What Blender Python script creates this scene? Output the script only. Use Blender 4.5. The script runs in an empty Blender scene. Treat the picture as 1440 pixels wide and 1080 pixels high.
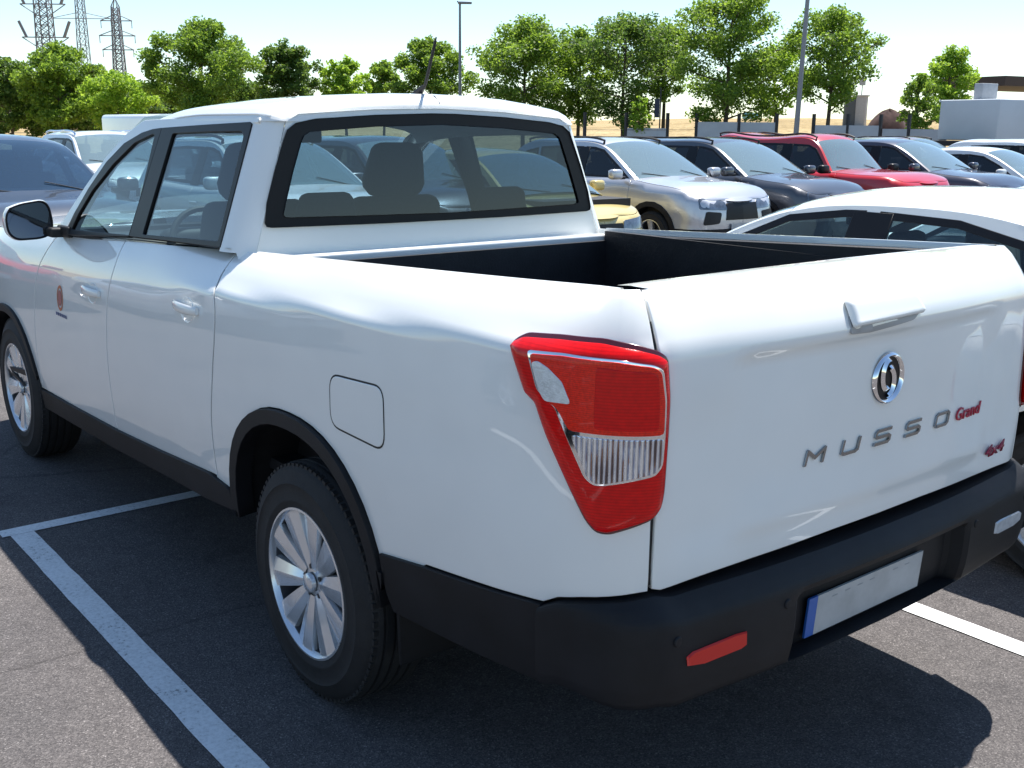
import bpy, bmesh, math, random
import numpy as np
from mathutils import Vector, Matrix, geometry
R=math.radians; PI=math.pi
random.seed(7); np.random.seed(7)
scn=bpy.context.scene; COL=scn.collection
# ------------------------------------------------------------------ camera, sky, sun, exposure
CAM=(-2.79070,2.41173,1.75659); YAW,PIT,ROL=-.680682,.234378,.009970
cd=bpy.data.cameras.new('camera'); cam=bpy.data.objects.new('camera',cd); COL.objects.link(cam)
cd.sensor_width=36; cd.lens=1501.01/1440*36; cd.clip_start=.05; cd.clip_end=4000
_f=Vector((math.cos(YAW)*math.cos(PIT),math.sin(YAW)*math.cos(PIT),-math.sin(PIT)))
_r=_f.cross(Vector((0,0,1))).normalized(); _u=_r.cross(_f)
_r2=_r*math.cos(ROL)+_u*math.sin(ROL); _u2=-_r*math.sin(ROL)+_u*math.cos(ROL)
cam.matrix_world=Matrix(((_r2.x,_u2.x,-_f.x,CAM[0]),(_r2.y,_u2.y,-_f.y,CAM[1]),(_r2.z,_u2.z,-_f.z,CAM[2]),(0,0,0,1)))
scn.camera=cam
SUN=Vector((.15,-.40,1)).normalized()          # direction towards the sun
w=bpy.data.worlds.new('World'); scn.world=w; w.use_nodes=True; nt=w.node_tree; nt.nodes.clear()
sky=nt.nodes.new('ShaderNodeTexSky'); sky.sky_type='NISHITA'; sky.sun_disc=False
sky.sun_elevation=math.asin(SUN.z); sky.sun_rotation=math.atan2(SUN.x,SUN.y)
sky.air_density=1.0; sky.dust_density=.12; sky.ozone_density=1.3; sky.altitude=600
bg=nt.nodes.new('ShaderNodeBackground'); bg.inputs[1].default_value=.092
wo=nt.nodes.new('ShaderNodeOutputWorld'); hs0=nt.nodes.new('ShaderNodeHueSaturation'); hs0.inputs['Saturation'].default_value=1.0; nt.links.new(sky.outputs[0],hs0.inputs['Color']); tn=nt.nodes.new('ShaderNodeMix'); tn.data_type='RGBA'; tn.blend_type='MULTIPLY'; tn.inputs[0].default_value=1; tn.inputs[7].default_value=(1.0,1.05,1.03,1); nt.links.new(hs0.outputs[0],tn.inputs[6]); nt.links.new(tn.outputs[2],bg.inputs[0]); nt.links.new(bg.outputs[0],wo.inputs[0])
sd=bpy.data.lights.new('sun','SUN'); sd.energy=4.5; sd.angle=R(.5); sd.color=(1,.955,.89)
sun=bpy.data.objects.new('sun',sd); COL.objects.link(sun); sun.rotation_euler=SUN.to_track_quat('Z','Y').to_euler(); sun.location=(3,-8,20)
scn.view_settings.view_transform='Standard'; scn.view_settings.look='None'; scn.view_settings.exposure=.98; scn.view_settings.gamma=1
scn.render.engine='CYCLES'; scn.cycles.max_bounces=10; scn.cycles.transparent_max_bounces=24; scn.cycles.caustics_reflective=False; scn.cycles.caustics_refractive=False

# ------------------------------------------------------------------ helpers
def tag(o,label=None,cat=None,group=None,kind=None):
    if label:o['label']=label
    if cat:o['category']=cat
    if group:o['group']=group
    if kind:o['kind']=kind
    return o
def empty(name,loc=(0,0,0),rz=0,label=None,cat=None,group=None,parent=None):
    o=bpy.data.objects.new(name,None); COL.objects.link(o); o.location=loc; o.rotation_euler=(0,0,rz); o.empty_display_size=.2
    if parent:o.parent=parent
    return tag(o,label,cat,group)
def link(name,me,mats,parent=None):
    o=bpy.data.objects.new(name,me); COL.objects.link(o)
    for m in (mats if isinstance(mats,(list,tuple)) else [mats]):
        if m and len(me.materials)<8: me.materials.append(m)
    if parent:o.parent=parent
    return o
def meshobj(name,vs,fs,mats,parent=None,smooth=True,normals=None,angle=None,mi=None):
    me=bpy.data.meshes.new(name); me.from_pydata([tuple(map(float,v)) for v in vs],[],[tuple(map(int,f)) for f in fs])
    if smooth and len(me.polygons): me.polygons.foreach_set('use_smooth',[True]*len(me.polygons))
    if mi is not None: me.polygons.foreach_set('material_index',mi)
    me.update()
    if normals is not None: me.normals_split_custom_set_from_vertices([tuple(map(float,n)) for n in normals])
    elif angle: me.set_sharp_from_angle(angle=R(angle))
    return link(name,me,mats,parent)
class MB:
    """collects simple solids into one mesh"""
    def __init__(s): s.v=[];s.f=[];s.m=[]
    def add(s,vs,fs,m=0):
        b=len(s.v); s.v+=[tuple(v) for v in vs]; s.f+=[tuple(i+b for i in f) for f in fs]; s.m+=[m]*len(fs); return s
    def box(s,c,d,rot=None,m=0,taper=1,bev=0):
        x,y,z=[k/2 for k in d]; 
        if bev:
            b=min(bev,x*.9,y*.9,z*.9); vs=[];fs=[]
            bm=bmesh.new(); bmesh.ops.create_cube(bm,size=1)
            for v in bm.verts: v.co=Vector((v.co.x*2*x,v.co.y*2*y,v.co.z*2*z))
            bmesh.ops.bevel(bm,geom=list(bm.edges),offset=b,segments=3,profile=.5,affect='EDGES')
            bm.verts.index_update(); vs=[v.co.copy() for v in bm.verts]; fs=[[q.index for q in f.verts] for f in bm.faces]; bm.free()
            vs=[Vector((v.x*(taper if v.z>0 else 1),v.y*(taper if v.z>0 else 1),v.z)) for v in vs]
        else:
            vs=[Vector((a*x*(taper if k>0 else 1),b_*y*(taper if k>0 else 1),k*z)) for k in(-1,1) for b_ in(-1,1) for a in(-1,1)]
            fs=[(0,2,3,1),(4,5,7,6),(0,1,5,4),(2,6,7,3),(0,4,6,2),(1,3,7,5)]
        M=rot if rot is not None else Matrix.Identity(3)
        return s.add([M@v+Vector(c) for v in vs],fs,m)
    def tube(s,pts,r,n=8,m=0,cap=True):
        pts=[Vector(p) for p in pts]; rr=r if isinstance(r,(list,tuple)) else [r]*len(pts); vs=[];fs=[]
        up=Vector((0,0,1))
        for i,p in enumerate(pts):
            d=(pts[min(i+1,len(pts)-1)]-pts[max(i-1,0)]).normalized()
            a=d.cross(up if abs(d.z)<.95 else Vector((1,0,0))).normalized(); b=d.cross(a)
            for k in range(n):
                t=2*PI*k/n; vs.append(p+(a*math.cos(t)+b*math.sin(t))*rr[i])
        for i in range(len(pts)-1):
            for k in range(n): fs.append((i*n+k,i*n+(k+1)%n,(i+1)*n+(k+1)%n,(i+1)*n+k))
        if cap: fs+=[tuple(range(n)),tuple(reversed(range((len(pts)-1)*n,len(pts)*n)))]
        return s.add(vs,fs,m)
    def prism(s,poly,h,M,m=0):
        """poly in local xy, extruded 0..h along local z, M 4x4"""
        n=len(poly); vs=[M@Vector((a,b,0)) for a,b in poly]+[M@Vector((a,b,h)) for a,b in poly]
        return s.add(vs,[tuple(reversed(range(n))),tuple(range(n,2*n))]+[(i,(i+1)%n,n+(i+1)%n,n+i) for i in range(n)],m)
    def lathe(s,prof_,c,axis='y',n=48,m=0):
        vs=[];fs=[]; k=len(prof_)
        for i in range(n):
            t=2*PI*i/n
            for r_,a in prof_:
                if axis=='y': vs.append((c[0]+r_*math.cos(t),c[1]+a,c[2]+r_*math.sin(t)))
                elif axis=='x': vs.append((c[0]+a,c[1]+r_*math.cos(t),c[2]+r_*math.sin(t)))
                else: vs.append((c[0]+r_*math.cos(t),c[1]+r_*math.sin(t),c[2]+a))
        for i in range(n):
            for j in range(k-1): fs.append((i*k+j,((i+1)%n)*k+j,((i+1)%n)*k+j+1,i*k+j+1))
        return s.add(vs,fs,m)
    def grid(s,fn,us,vs_,m=0):
        P=[fn(a,b) for a in us for b in vs_]; n=len(vs_)
        return s.add(P,[(i*n+j,(i+1)*n+j,(i+1)*n+j+1,i*n+j+1) for i in range(len(us)-1) for j in range(n-1)],m)
    def build(s,name,mats,parent=None,smooth=True,angle=35):
        o=meshobj(name,s.v,s.f,mats,parent,smooth,angle=angle if smooth else None,mi=s.m)
        return o
    def solid(s,name,mats,parent=None,angle=35):
        o=s.build(name,mats,parent,True,None); bm=bmesh.new(); bm.from_mesh(o.data); bmesh.ops.recalc_face_normals(bm,faces=list(bm.faces)); bm.to_mesh(o.data); bm.free()
        o.data.set_sharp_from_angle(angle=R(angle)); return o

def spline(pts,n=40):
    """natural cubic spline through pts (chord length), n samples per span"""
    P=np.array(pts,float); d=np.r_[0,np.cumsum(np.sqrt((np.diff(P,axis=0)**2).sum(1)))]
    m=len(P); h=np.diff(d); A=np.eye(m); B=np.zeros_like(P)
    for i in range(1,m-1):
        A[i,i-1]=h[i-1]; A[i,i]=2*(h[i-1]+h[i]); A[i,i+1]=h[i]
        B[i]=6*((P[i+1]-P[i])/h[i]-(P[i]-P[i-1])/h[i-1])
    M=np.linalg.solve(A,B); out=[]
    for i in range(m-1):
        t=np.linspace(0,h[i],n,endpoint=False)[:,None]; a=h[i]-t
        out.append(M[i]*a**3/(6*h[i])+M[i+1]*t**3/(6*h[i])+(P[i]/h[i]-M[i]*h[i]/6)*a+(P[i+1]/h[i]-M[i+1]*h[i]/6)*t)
    return np.vstack(out+[P[-1:]])
def prof(pts):
    q=spline(pts,30); return lambda s: np.interp(s,q[:,0],q[:,1])
def sstep(a,b,x):
    t=np.clip((np.asarray(x,float)-a)/(b-a),0,1); return t*t*(3-2*t)
# ---- pick-up body surface: u runs along the plan outline (u = x on the flank), z is height
_pl=spline([(4.17,0),(4.15,.4),(4.09,.72),(3.98,.87),(3.78,.935),(3.4,.965),(2.9,.966),(2.2,.963),(1.5,.962),(.7,.964),(0,.967),(-.5,.966),(-.8,.962),(-1.0,.953),(-1.12,.938),(-1.20,.912),(-1.255,.875),(-1.285,.838),(-1.300,.803),(-1.311,.72),(-1.330,.5),(-1.343,.25),(-1.347,0)],60)
_ar=np.r_[0,np.cumsum(np.sqrt((np.diff(_pl,axis=0)**2).sum(1)))]
_i0=np.argmin(abs(_pl[:,0]-1.5)); _U=-(_ar-_ar[_i0])+1.5      # u ~ x on the flank
def plan(u): return np.interp(u,_U[::-1],_pl[::-1,0]),np.interp(u,_U[::-1],_pl[::-1,1])
UMIN=float(_U[-1]); UMAX=float(_U[0])
def zr(x): return 1.376-.047*np.clip(x,-1.25,2.6)-.05*np.clip(x-2.6,0,2)
PB=prof([(-.03,.22),(0,.165),(.008,.142),(.02,.119),(.05,.085),(.09,.048),(.117,.0265),(.126,.0185),(.135,.0135),(.15,.0105),(.18,.008),(.25,.003),(.4,0),(.55,.0),(.7,.008),(.85,.022),(1.0,.045),(1.3,.1)])
PD=prof([(-.03,.11),(0,.092),(.02,.079),(.05,.060),(.1,.038),(.15,.022),(.2,.012),(.3,.003),(.42,0),(.55,.002),(.7,.012),(.85,.03),(1,.05),(1.3,.1)])
def body(u,z,off=0.):
    u=np.asarray(u,float); z=np.asarray(z,float); e=.006
    x,y=plan(u); xa,ya=plan(u-e); xb,yb=plan(u+e)
    tx,ty=xb-xa,yb-ya; L=np.hypot(tx,ty)+1e-12; nx,ny=-ty/L,tx/L
    s=zr(x)-z; k=sstep(.60,1.25,x)
    rear=sstep(-1.05,-1.30,u)
    ins=(1-k)*PB(s)*(1-.33*rear)+k*PD(s)
    # tailgate sculpting: shallow recess under the crease, faint ledge low down
    tg=sstep(UMIN+.62,UMIN+.50,u)
    ins=ins+tg*(.013*sstep(1.290,1.262,z)*sstep(.80,1.0,z))
    ins=ins-off
    return np.stack([x-nx*ins,y-ny*ins,z+0*x],-1)
def green(z,x=0):  # half width of the greenhouse side
    return .878-.30*(z-1.33)-.25*np.clip(z-1.33,0,2)**2
_yy=_pl[:,1][::-1]; 
def u_of_y(y):   # rear face only
    sel=_U<-1.2
    return np.interp(np.abs(y),_pl[sel,1][::-1],_U[sel][::-1])
def tail(y,z,off=0.):
    y=np.asarray(y,float); P=body(u_of_y(y),z,off)
    ay=np.abs(y); yy=ay+(P[...,1]-ay)*sstep(0,.2,ay); P[...,1]=np.where(y<0,-yy,yy); return P
# ------------------------------------------------------------------ curved sheet-metal panels cut from a parametric surface
def inpoly(P,poly):
    x,y=P[:,0],P[:,1]; c=np.zeros(len(P),bool); q=np.array(poly); n=len(q)
    for i in range(n):
        x1,y1=q[i]; x2,y2=q[(i+1)%n]
        if y1==y2: continue
        k=((y1>y)!=(y2>y))&(x<(x2-x1)*(y-y1)/(y2-y1)+x1); c^=k
    return c
def segd(P,poly):
    q=np.array(poly); d=np.full(len(P),1e9)
    for i in range(len(q)):
        a=q[i]; b=q[(i+1)%len(q)]; ab=b-a; t=np.clip(((P-a)@ab)/(ab@ab+1e-12),0,1)
        d=np.minimum(d,np.linalg.norm(P-a-t[:,None]*ab,axis=1))
    return d
def area(q): q=np.array(q); x,y=q[:,0],q[:,1]; return .5*np.sum(x*np.roll(y,-1)-np.roll(x,-1)*y)
def rnd(poly,r,n=4):
    """round every corner of a polygon"""
    out=[]; m=len(poly); rr=r if isinstance(r,(list,tuple)) else [r]*m
    for i in range(m):
        p0,p1,p2=np.array(poly[i-1],float),np.array(poly[i],float),np.array(poly[(i+1)%m],float)
        a=p0-p1; b=p2-p1; la,lb=np.linalg.norm(a),np.linalg.norm(b); k=min(rr[i],la*.45,lb*.45)
        if rr[i]<=0: out.append(tuple(p1)); continue
        A=p1+a/la*k; B=p1+b/lb*k
        for t in np.linspace(0,1,n+1): out.append(tuple((1-t)**2*A+2*t*(1-t)*p1+t*t*B))
    return out
def smoothpoly(pts,n=8):
    return [tuple(q) for q in spline(pts,n)]
def dens(poly,res):
    out=[]; m=len(poly)
    for i in range(m):
        a=np.array(poly[i],float); b=np.array(poly[(i+1)%m],float); L=np.linalg.norm(b-a)
        if L<1e-6: continue
        k=max(1,int(math.ceil(L/res)))
        for j in range(k): out.append(tuple(a+(b-a)*j/k))
    return out
def inset_poly(poly,d):
    q=np.array(poly); n=len(q); s=np.sign(area(q)); out=[]
    for i in range(n):
        a=q[i]-q[i-1]; b=q[(i+1)%n]-q[i]; a=a/(np.linalg.norm(a)+1e-9); b=b/(np.linalg.norm(b)+1e-9)
        na=np.array([-a[1],a[0]])*s; nb=np.array([-b[1],b[0]])*s; k=na+nb; L=np.linalg.norm(k)
        k=k/(L+1e-9)/max(.5,L/2); out.append(tuple(q[i]+k*d))
    return out
def panel(name,S,outer,mat,parent=None,holes=(),res=.06,gap=.0056,g=.0025,depth=.018,off=0.,sides=(1,),ydirect=False,label=None,flat=False):
    """S(u,v,off)->(n,3). Builds a sheet with rolled edges; returns objects (left and, if sides has -1, mirrored right)."""
    outer=[tuple(p) for p in outer]
    if area(outer)<0: outer=outer[::-1]
    outer=dens(inset_poly(outer,gap) if gap else outer,res)
    hs=[]
    for h in holes:
        h=[tuple(p) for p in h]
        if area(h)>0: h=h[::-1]
        hs.append(dens(h,res))
    loops=[outer]+hs; V=[];E=[]
    for L in loops:
        b=len(V); V+=L; E+=[(b+i,b+(i+1)%len(L)) for i in range(len(L))]
    nb=len(V); q=np.array(outer); lo=q.min(0); hi=q.max(0)
    gx,gy=np.meshgrid(np.arange(lo[0]+res/2,hi[0],res),np.arange(lo[1]+res/2,hi[1],res)); G=np.stack([gx.ravel(),gy.ravel()],1)
    if len(G):
        ok=inpoly(G,outer)&(segd(G,outer)>res*.45)
        for h in hs: ok&=~inpoly(G,h)&(segd(G,h)>res*.45)
        V+= [tuple(a) for a in G[ok]]
    r_=geometry.delaunay_2d_cdt([Vector(a) for a in V],E,[],0,1e-7)
    V2=np.array([tuple(a) for a in r_[0]]); F=[tuple(f) for f in r_[2]]
    c=V2[np.array(F)].mean(1); ok=inpoly(c,outer)
    for h in hs: ok&=~inpoly(c,h)
    F=[f for f,k in zip(F,ok) if k]
    # map original boundary indices
    om={}
    for i,o_ in enumerate(r_[3]):
        for k in o_: om.setdefault(k,i)
    e=1e-3
    def SN(A):
        u,v=A[:,0],A[:,1]; P=S(u,v,off); Su=(S(u+e,v,off)-S(u-e,v,off))/(2*e); Sv=(S(u,v+e,off)-S(u,v-e,off))/(2*e)
        N=np.cross(Su,Sv); N/=np.linalg.norm(N,axis=1)[:,None]+1e-12
        return P,N,Su,Sv
    P,N,Su,Sv=SN(V2)
    # outward orientation: away from the vehicle's axis (z-centre .7), decided by mean
    ctr=P.mean(0)*0; ctr[0]=P[:,0].mean()*.8; ctr[2]=.8
    sg=1. if ((P-ctr)*N).sum()>0 else -1.
    N=N*sg
    verts=[P]; norms=[N]; faces=[f if sg>0 else f[::-1] for f in F]; base=len(P)
    if not flat:
      st=0
      for L in loops:
        idx=[om[st+i] for i in range(len(L))]; st+=len(L); n=len(idx)
        Q=V2[idx]; T=np.roll(Q,-1,0)-np.roll(Q,1,0); T/=np.linalg.norm(T,axis=1)[:,None]+1e-12
        o2=np.stack([T[:,1],-T[:,0]],1)   # outward for ccw outer / cw hole
        O=Su[idx]*o2[:,:1]+Sv[idx]*o2[:,1:]; n_=N[idx]; O-=n_*(O*n_).sum(1)[:,None]; O/=np.linalg.norm(O,axis=1)[:,None]+1e-12
        p=P[idx]
        rings=[(p+O*g*.7-n_*g*.3,(n_+O)/1.414),(p+O*g-n_*g,O),(p+O*g-n_*depth,O)]
        prev=idx
        for rp,rn in rings:
            verts.append(rp); norms.append(rn); cur=list(range(base,base+n)); base+=n
            for i in range(n):
                j=(i+1)%n; f=(prev[j],prev[i],cur[i],cur[j]); faces.append(f if sg>0 else f[::-1])
            prev=cur
    VV=np.vstack(verts); NN=np.vstack(norms); out=[]
    for s in sides:
        k=np.array([1,s,1]); fs=faces if s>0 else [f[::-1] for f in faces]
        o=meshobj(name,VV*k,fs,mat,parent,normals=NN*k)
        if label:o['label']=label
        out.append(o)
    return out if len(out)>1 else out[0]
# ------------------------------------------------------------------ materials
def newmat(name):
    m=bpy.data.materials.new(name); m.use_nodes=True; return m,m.node_tree,m.node_tree.nodes['Principled BSDF']
def setp(b,**k):
    for n,v in k.items():
        n={'rough':'Roughness','metal':'Metallic','coat':'Coat Weight','coatr':'Coat Roughness','spec':'Specular IOR Level','ior':'IOR','emit':'Emission Strength'}.get(n,n)
        b.inputs[n].default_value=v
def noise(nt,scale,detail=4,rough=.6,vec=None,dim='3D'):
    n=nt.nodes.new('ShaderNodeTexNoise'); n.inputs['Scale'].default_value=scale; n.inputs['Detail'].default_value=detail; n.inputs['Roughness'].default_value=rough
    if vec is None:
        t=nt.nodes.new('ShaderNodeTexCoord'); vec=t.outputs['Object']
    nt.links.new(vec,n.inputs['Vector']); return n
def ramp(nt,fac,stops):
    r=nt.nodes.new('ShaderNodeValToRGB'); e=r.color_ramp.elements
    while len(e)<len(stops): e.new(.5)
    for i,(p,c) in enumerate(stops): e[i].position=p; e[i].color=(*c,1) if len(c)==3 else c
    nt.links.new(fac,r.inputs[0]); return r
def bump(nt,b,h,strength,dist=.01):
    n=nt.nodes.new('ShaderNodeBump'); n.inputs['Strength'].default_value=strength; n.inputs['Distance'].default_value=dist
    nt.links.new(h,n.inputs['Height']); nt.links.new(n.outputs[0],b.inputs['Normal']); return n
def M(name,col,rough=.5,metal=0,coat=0,var=0,vs=8,bmp=0,bs=60,**k):
    m,nt,b=newmat(name); b.inputs['Base Color'].default_value=(*col,1); setp(b,rough=rough,metal=metal,coat=coat,**k)
    if var:
        n=noise(nt,vs,5); lo=tuple(c*(1-var) for c in col); hi=tuple(min(1,c*(1+var)) for c in col)
        r=ramp(nt,n.outputs[0],[(.3,lo),(.7,hi)]); nt.links.new(r.outputs[0],b.inputs['Base Color'])
    if bmp: bump(nt,b,noise(nt,bs,3).outputs[0],bmp,.004)
    return m
def paint(name,col,metal=0,rough=.35,wav=.0):
    m,nt,b=newmat(name); b.inputs['Base Color'].default_value=(*col,1); setp(b,rough=rough,metal=metal,coat=1.,coatr=.02)
    n=noise(nt,3.5,2); r=ramp(nt,n.outputs[0],[(.3,tuple(c*.96 for c in col)),(.7,col)]); nt.links.new(r.outputs[0],b.inputs['Base Color'])
    # faint road dust on the lower body and orange-peel in the lacquer
    n2=noise(nt,9,6,.7); r2=ramp(nt,n2.outputs[0],[(.45,(.0,)*3),(.8,(.035,)*3)]); nt.links.new(r2.outputs[0],b.inputs['Coat Roughness'])
    nb=nt.nodes.new('ShaderNodeBump'); nb.inputs['Strength'].default_value=.035; nb.inputs['Distance'].default_value=.002
    nt.links.new(noise(nt,2.2,1,.3).outputs[0],nb.inputs['Height'])
    nt.links.new(nb.outputs[0],b.inputs['Coat Normal'])
    return m
def glass(name,tint,refl=1.0,rough=0.,base=.06,painted_sheen=0,sheen_col=(.5,.6,.6)):
    m=bpy.data.materials.new(name); m.use_nodes=True; nt=m.node_tree; nt.nodes.clear()
    t=nt.nodes.new('ShaderNodeBsdfTransparent'); t.inputs[0].default_value=(*tint,1)
    g=nt.nodes.new('ShaderNodeBsdfGlossy'); g.inputs['Roughness'].default_value=rough; g.inputs[0].default_value=(refl,refl,refl,1)
    lw=nt.nodes.new('ShaderNodeLayerWeight'); lw.inputs[0].default_value=.5
    pw=nt.nodes.new('ShaderNodeMath'); pw.operation='POWER'; pw.inputs[1].default_value=5; nt.links.new(lw.outputs['Facing'],pw.inputs[0])
    fr=nt.nodes.new('ShaderNodeMath'); fr.operation='MULTIPLY_ADD'; fr.inputs[1].default_value=.94; fr.inputs[2].default_value=base; nt.links.new(pw.outputs[0],fr.inputs[0])
    mx=nt.nodes.new('ShaderNodeMixShader'); o=nt.nodes.new('ShaderNodeOutputMaterial')
    ts=t.outputs[0]
    if painted_sheen:
        df=nt.nodes.new('ShaderNodeBsdfDiffuse'); df.inputs[0].default_value=(*sheen_col,1); m2=nt.nodes.new('ShaderNodeMixShader'); m2.inputs[0].default_value=painted_sheen; nt.links.new(ts,m2.inputs[1]); nt.links.new(df.outputs[0],m2.inputs[2]); ts=m2.outputs[0]  # diffuse share paints a bright reflection into the pane
    nt.links.new(fr.outputs[0],mx.inputs[0]); nt.links.new(ts,mx.inputs[1]); nt.links.new(g.outputs[0],mx.inputs[2]); nt.links.new(mx.outputs[0],o.inputs[0])
    return m
WHITE=paint('white_paint',(.875,.88,.855))
PLASTIC=M('black_textured_plastic',(.0075,.008,.0105),.56,spec=.30,var=.45,vs=5,bmp=.25,bs=700)
LINER=M('bed_liner',(.012,.012,.015),.55,var=.3,vs=12,bmp=.3,bs=90)
BLACKG=M('gloss_black',(.006,.006,.008),.42,spec=.3)
BLACKM=M('matt_black',(.012,.012,.013),.6)
RUBBER=M('rubber',(.013,.013,.014),.75,var=.3,vs=14,bmp=.4,bs=160)
WLENS=M('white_lens',(.72,.74,.76),.15,metal=.35,coat=.6,var=.18,vs=45,bmp=.3,bs=200)
ALLOY=M('alloy',(.74,.76,.79),.27,metal=.7,coat=.6,var=.06,vs=20)
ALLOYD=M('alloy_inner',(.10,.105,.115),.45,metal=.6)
CHROME=M('chrome',(.86,.87,.89),.06,metal=1)
DARKM=M('dark_metal',(.05,.05,.055),.5,metal=.5,var=.3,vs=10)
CLOTH=M('seat_cloth',(.014,.016,.022),.85,var=.2,vs=60,bmp=.3,bs=300)
TRIM=M('cabin_trim',(.016,.017,.020),.6,var=.1)
HEADL=M('headliner',(.30,.32,.34),.9)
G_REAR=glass('tinted_glass',(.34,.43,.49))
G_SIDE=glass('side_glass',(.30,.41,.46))
G_WIND=glass('windscreen_glass',(.72,.86,.85))
RED=M('red_lens',(.70,.004,.004),.16,spec=.2,coat=.35,var=.12,vs=60,bmp=.10,bs=500)
RED2=M('orange_red_lens',(.85,.022,.006),.16,spec=.2,coat=.35,var=.2,vs=160,bmp=.3,bs=600)
RED3=M('deep_red_reflector',(.62,.012,.006),.4,coat=.15)
REDM=M('red_badge',(.45,.02,.05),.35,metal=.2)
PLATEM=M('plate_white',(.42,.44,.45),.4,var=.12,vs=12)
BLUEP=M('plate_blue',(.02,.11,.42),.4)
def clearlens():
    m,nt,b=newmat('clear_fluted_lens'); setp(b,rough=.18,metal=.75,coat=1.)
    tc=nt.nodes.new('ShaderNodeTexCoord'); mp=nt.nodes.new('ShaderNodeMapping'); mp.inputs['Scale'].default_value=(1,1,.35)
    nt.links.new(tc.outputs['Object'],mp.inputs[0])
    n=noise(nt,26,3,.6,mp.outputs[0])
    wv=nt.nodes.new('ShaderNodeTexWave'); wv.bands_direction='DIAGONAL'; wv.inputs['Scale'].default_value=40; wv.inputs['Distortion'].default_value=.4; m3=nt.nodes.new('ShaderNodeMapping'); m3.inputs['Scale'].default_value=(1,1,.0); nt.links.new(tc.outputs['Object'],m3.inputs[0]); nt.links.new(m3.outputs[0],wv.inputs[0])
    ad=nt.nodes.new('ShaderNodeMath'); ad.operation='MULTIPLY_ADD'; ad.inputs[1].default_value=.45; nt.links.new(wv.outputs[1],ad.inputs[0]); nt.links.new(n.outputs[0],ad.inputs[2])
    r=ramp(nt,ad.outputs[0],[(.40,(.08,.07,.08)),(.50,(.34,.17,.07)),(.57,(.22,.30,.50)),(.68,(.62,.66,.74)),(.95,(.95,.96,.97))]); nt.links.new(r.outputs[0],b.inputs['Base Color'])
    bump(nt,b,wv.outputs[1],.7,.006); return m
CLEARL=clearlens()

for m_,sc in ((RED,46),(RED2,70)):   # moulded ribs inside the coloured lenses
    nt=m_.node_tree; b=nt.nodes['Principled BSDF']; tc=nt.nodes.new('ShaderNodeTexCoord'); wv=nt.nodes.new('ShaderNodeTexWave'); wv.bands_direction='Z'; wv.inputs['Scale'].default_value=sc; nt.links.new(tc.outputs['Object'],wv.inputs[0])
    src=b.inputs['Base Color'].links[0].from_socket; r=ramp(nt,wv.outputs[1],[(.0,(.55,.5,.5)),(.6,(1,1,1))]); x=nt.nodes.new('ShaderNodeMix'); x.data_type='RGBA'; x.blend_type='MULTIPLY'; x.inputs[0].default_value=.42; nt.links.new(src,x.inputs[6]); nt.links.new(r.outputs[0],x.inputs[7]); nt.links.new(x.outputs[2],b.inputs['Base Color'])
HLAMP=M('headlamp_glass',(.16,.18,.21),.1,metal=.6,coat=1,var=.5,vs=9)
# ------------------------------------------------------------------ ground
def asphalt():
    m,nt,b=newmat('asphalt'); tc=nt.nodes.new('ShaderNodeTexCoord'); ob=tc.outputs['Object']
    v=nt.nodes.new('ShaderNodeTexVoronoi'); v.inputs['Scale'].default_value=230; nt.links.new(ob,v.inputs['Vector'])
    n1=noise(nt,260,3,.7,ob); n2=noise(nt,1.1,5,.6,ob); n3=noise(nt,14,4,.7,ob)
    rc=ramp(nt,v.outputs['Color'],[(.0,(.052,.049,.051)),(.35,(.095,.089,.090)),(.62,(.125,.116,.116)),(.84,(.175,.163,.160)),(1,(.32,.30,.295))])
    def mixc(a,b_,f,mode='MULTIPLY'):
        x=nt.nodes.new('ShaderNodeMix'); x.data_type='RGBA'; x.blend_type=mode; x.inputs[0].default_value=f; nt.links.new(a,x.inputs[6]); nt.links.new(b_,x.inputs[7]); return x.outputs[2]
    r2=ramp(nt,n2.outputs[0],[(.3,(.80,.80,.81)),(.7,(1.08,1.06,1.04))]); r3=ramp(nt,n3.outputs[0],[(.3,(.84,)*3),(.7,(1.1,)*3)]); r1=ramp(nt,n1.outputs[0],[(.35,(.72,)*3),(.65,(1.2,)*3)])
    c=mixc(rc.outputs[0],r2.outputs[0],1); c=mixc(c,r3.outputs[0],1); c=mixc(c,r1.outputs[0],.8)
    n4=noise(nt,.55,7,.72,ob); r4=ramp(nt,n4.outputs[0],[(.32,(.55,.55,.57)),(.44,(1,1,1)),(.62,(1.0,1.0,1.0)),(.72,(1.14,1.13,1.12))]); c=mixc(c,r4.outputs[0],.75)       # old oil and tyre stains
    vc=nt.nodes.new('ShaderNodeTexVoronoi'); vc.feature='DISTANCE_TO_EDGE'; vc.inputs['Scale'].default_value=.33; nw=noise(nt,2.5,4,.6,ob); mv=nt.nodes.new('ShaderNodeMix'); mv.data_type='RGBA'; mv.inputs[0].default_value=.10; nt.links.new(ob,mv.inputs[6]); nt.links.new(nw.outputs[1],mv.inputs[7]); nt.links.new(mv.outputs[2],vc.inputs['Vector'])
    rk=ramp(nt,vc.outputs['Distance'],[(.0,(.45,)*3),(.004,(1,1,1))]); c=mixc(c,rk.outputs[0],.55)                                # hairline cracks
    nt.links.new(c,b.inputs['Base Color']); setp(b,rough=.85,spec=.25)
    bump(nt,b,v.outputs['Distance'],.6,.003); return m
ASPH=asphalt()
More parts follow.
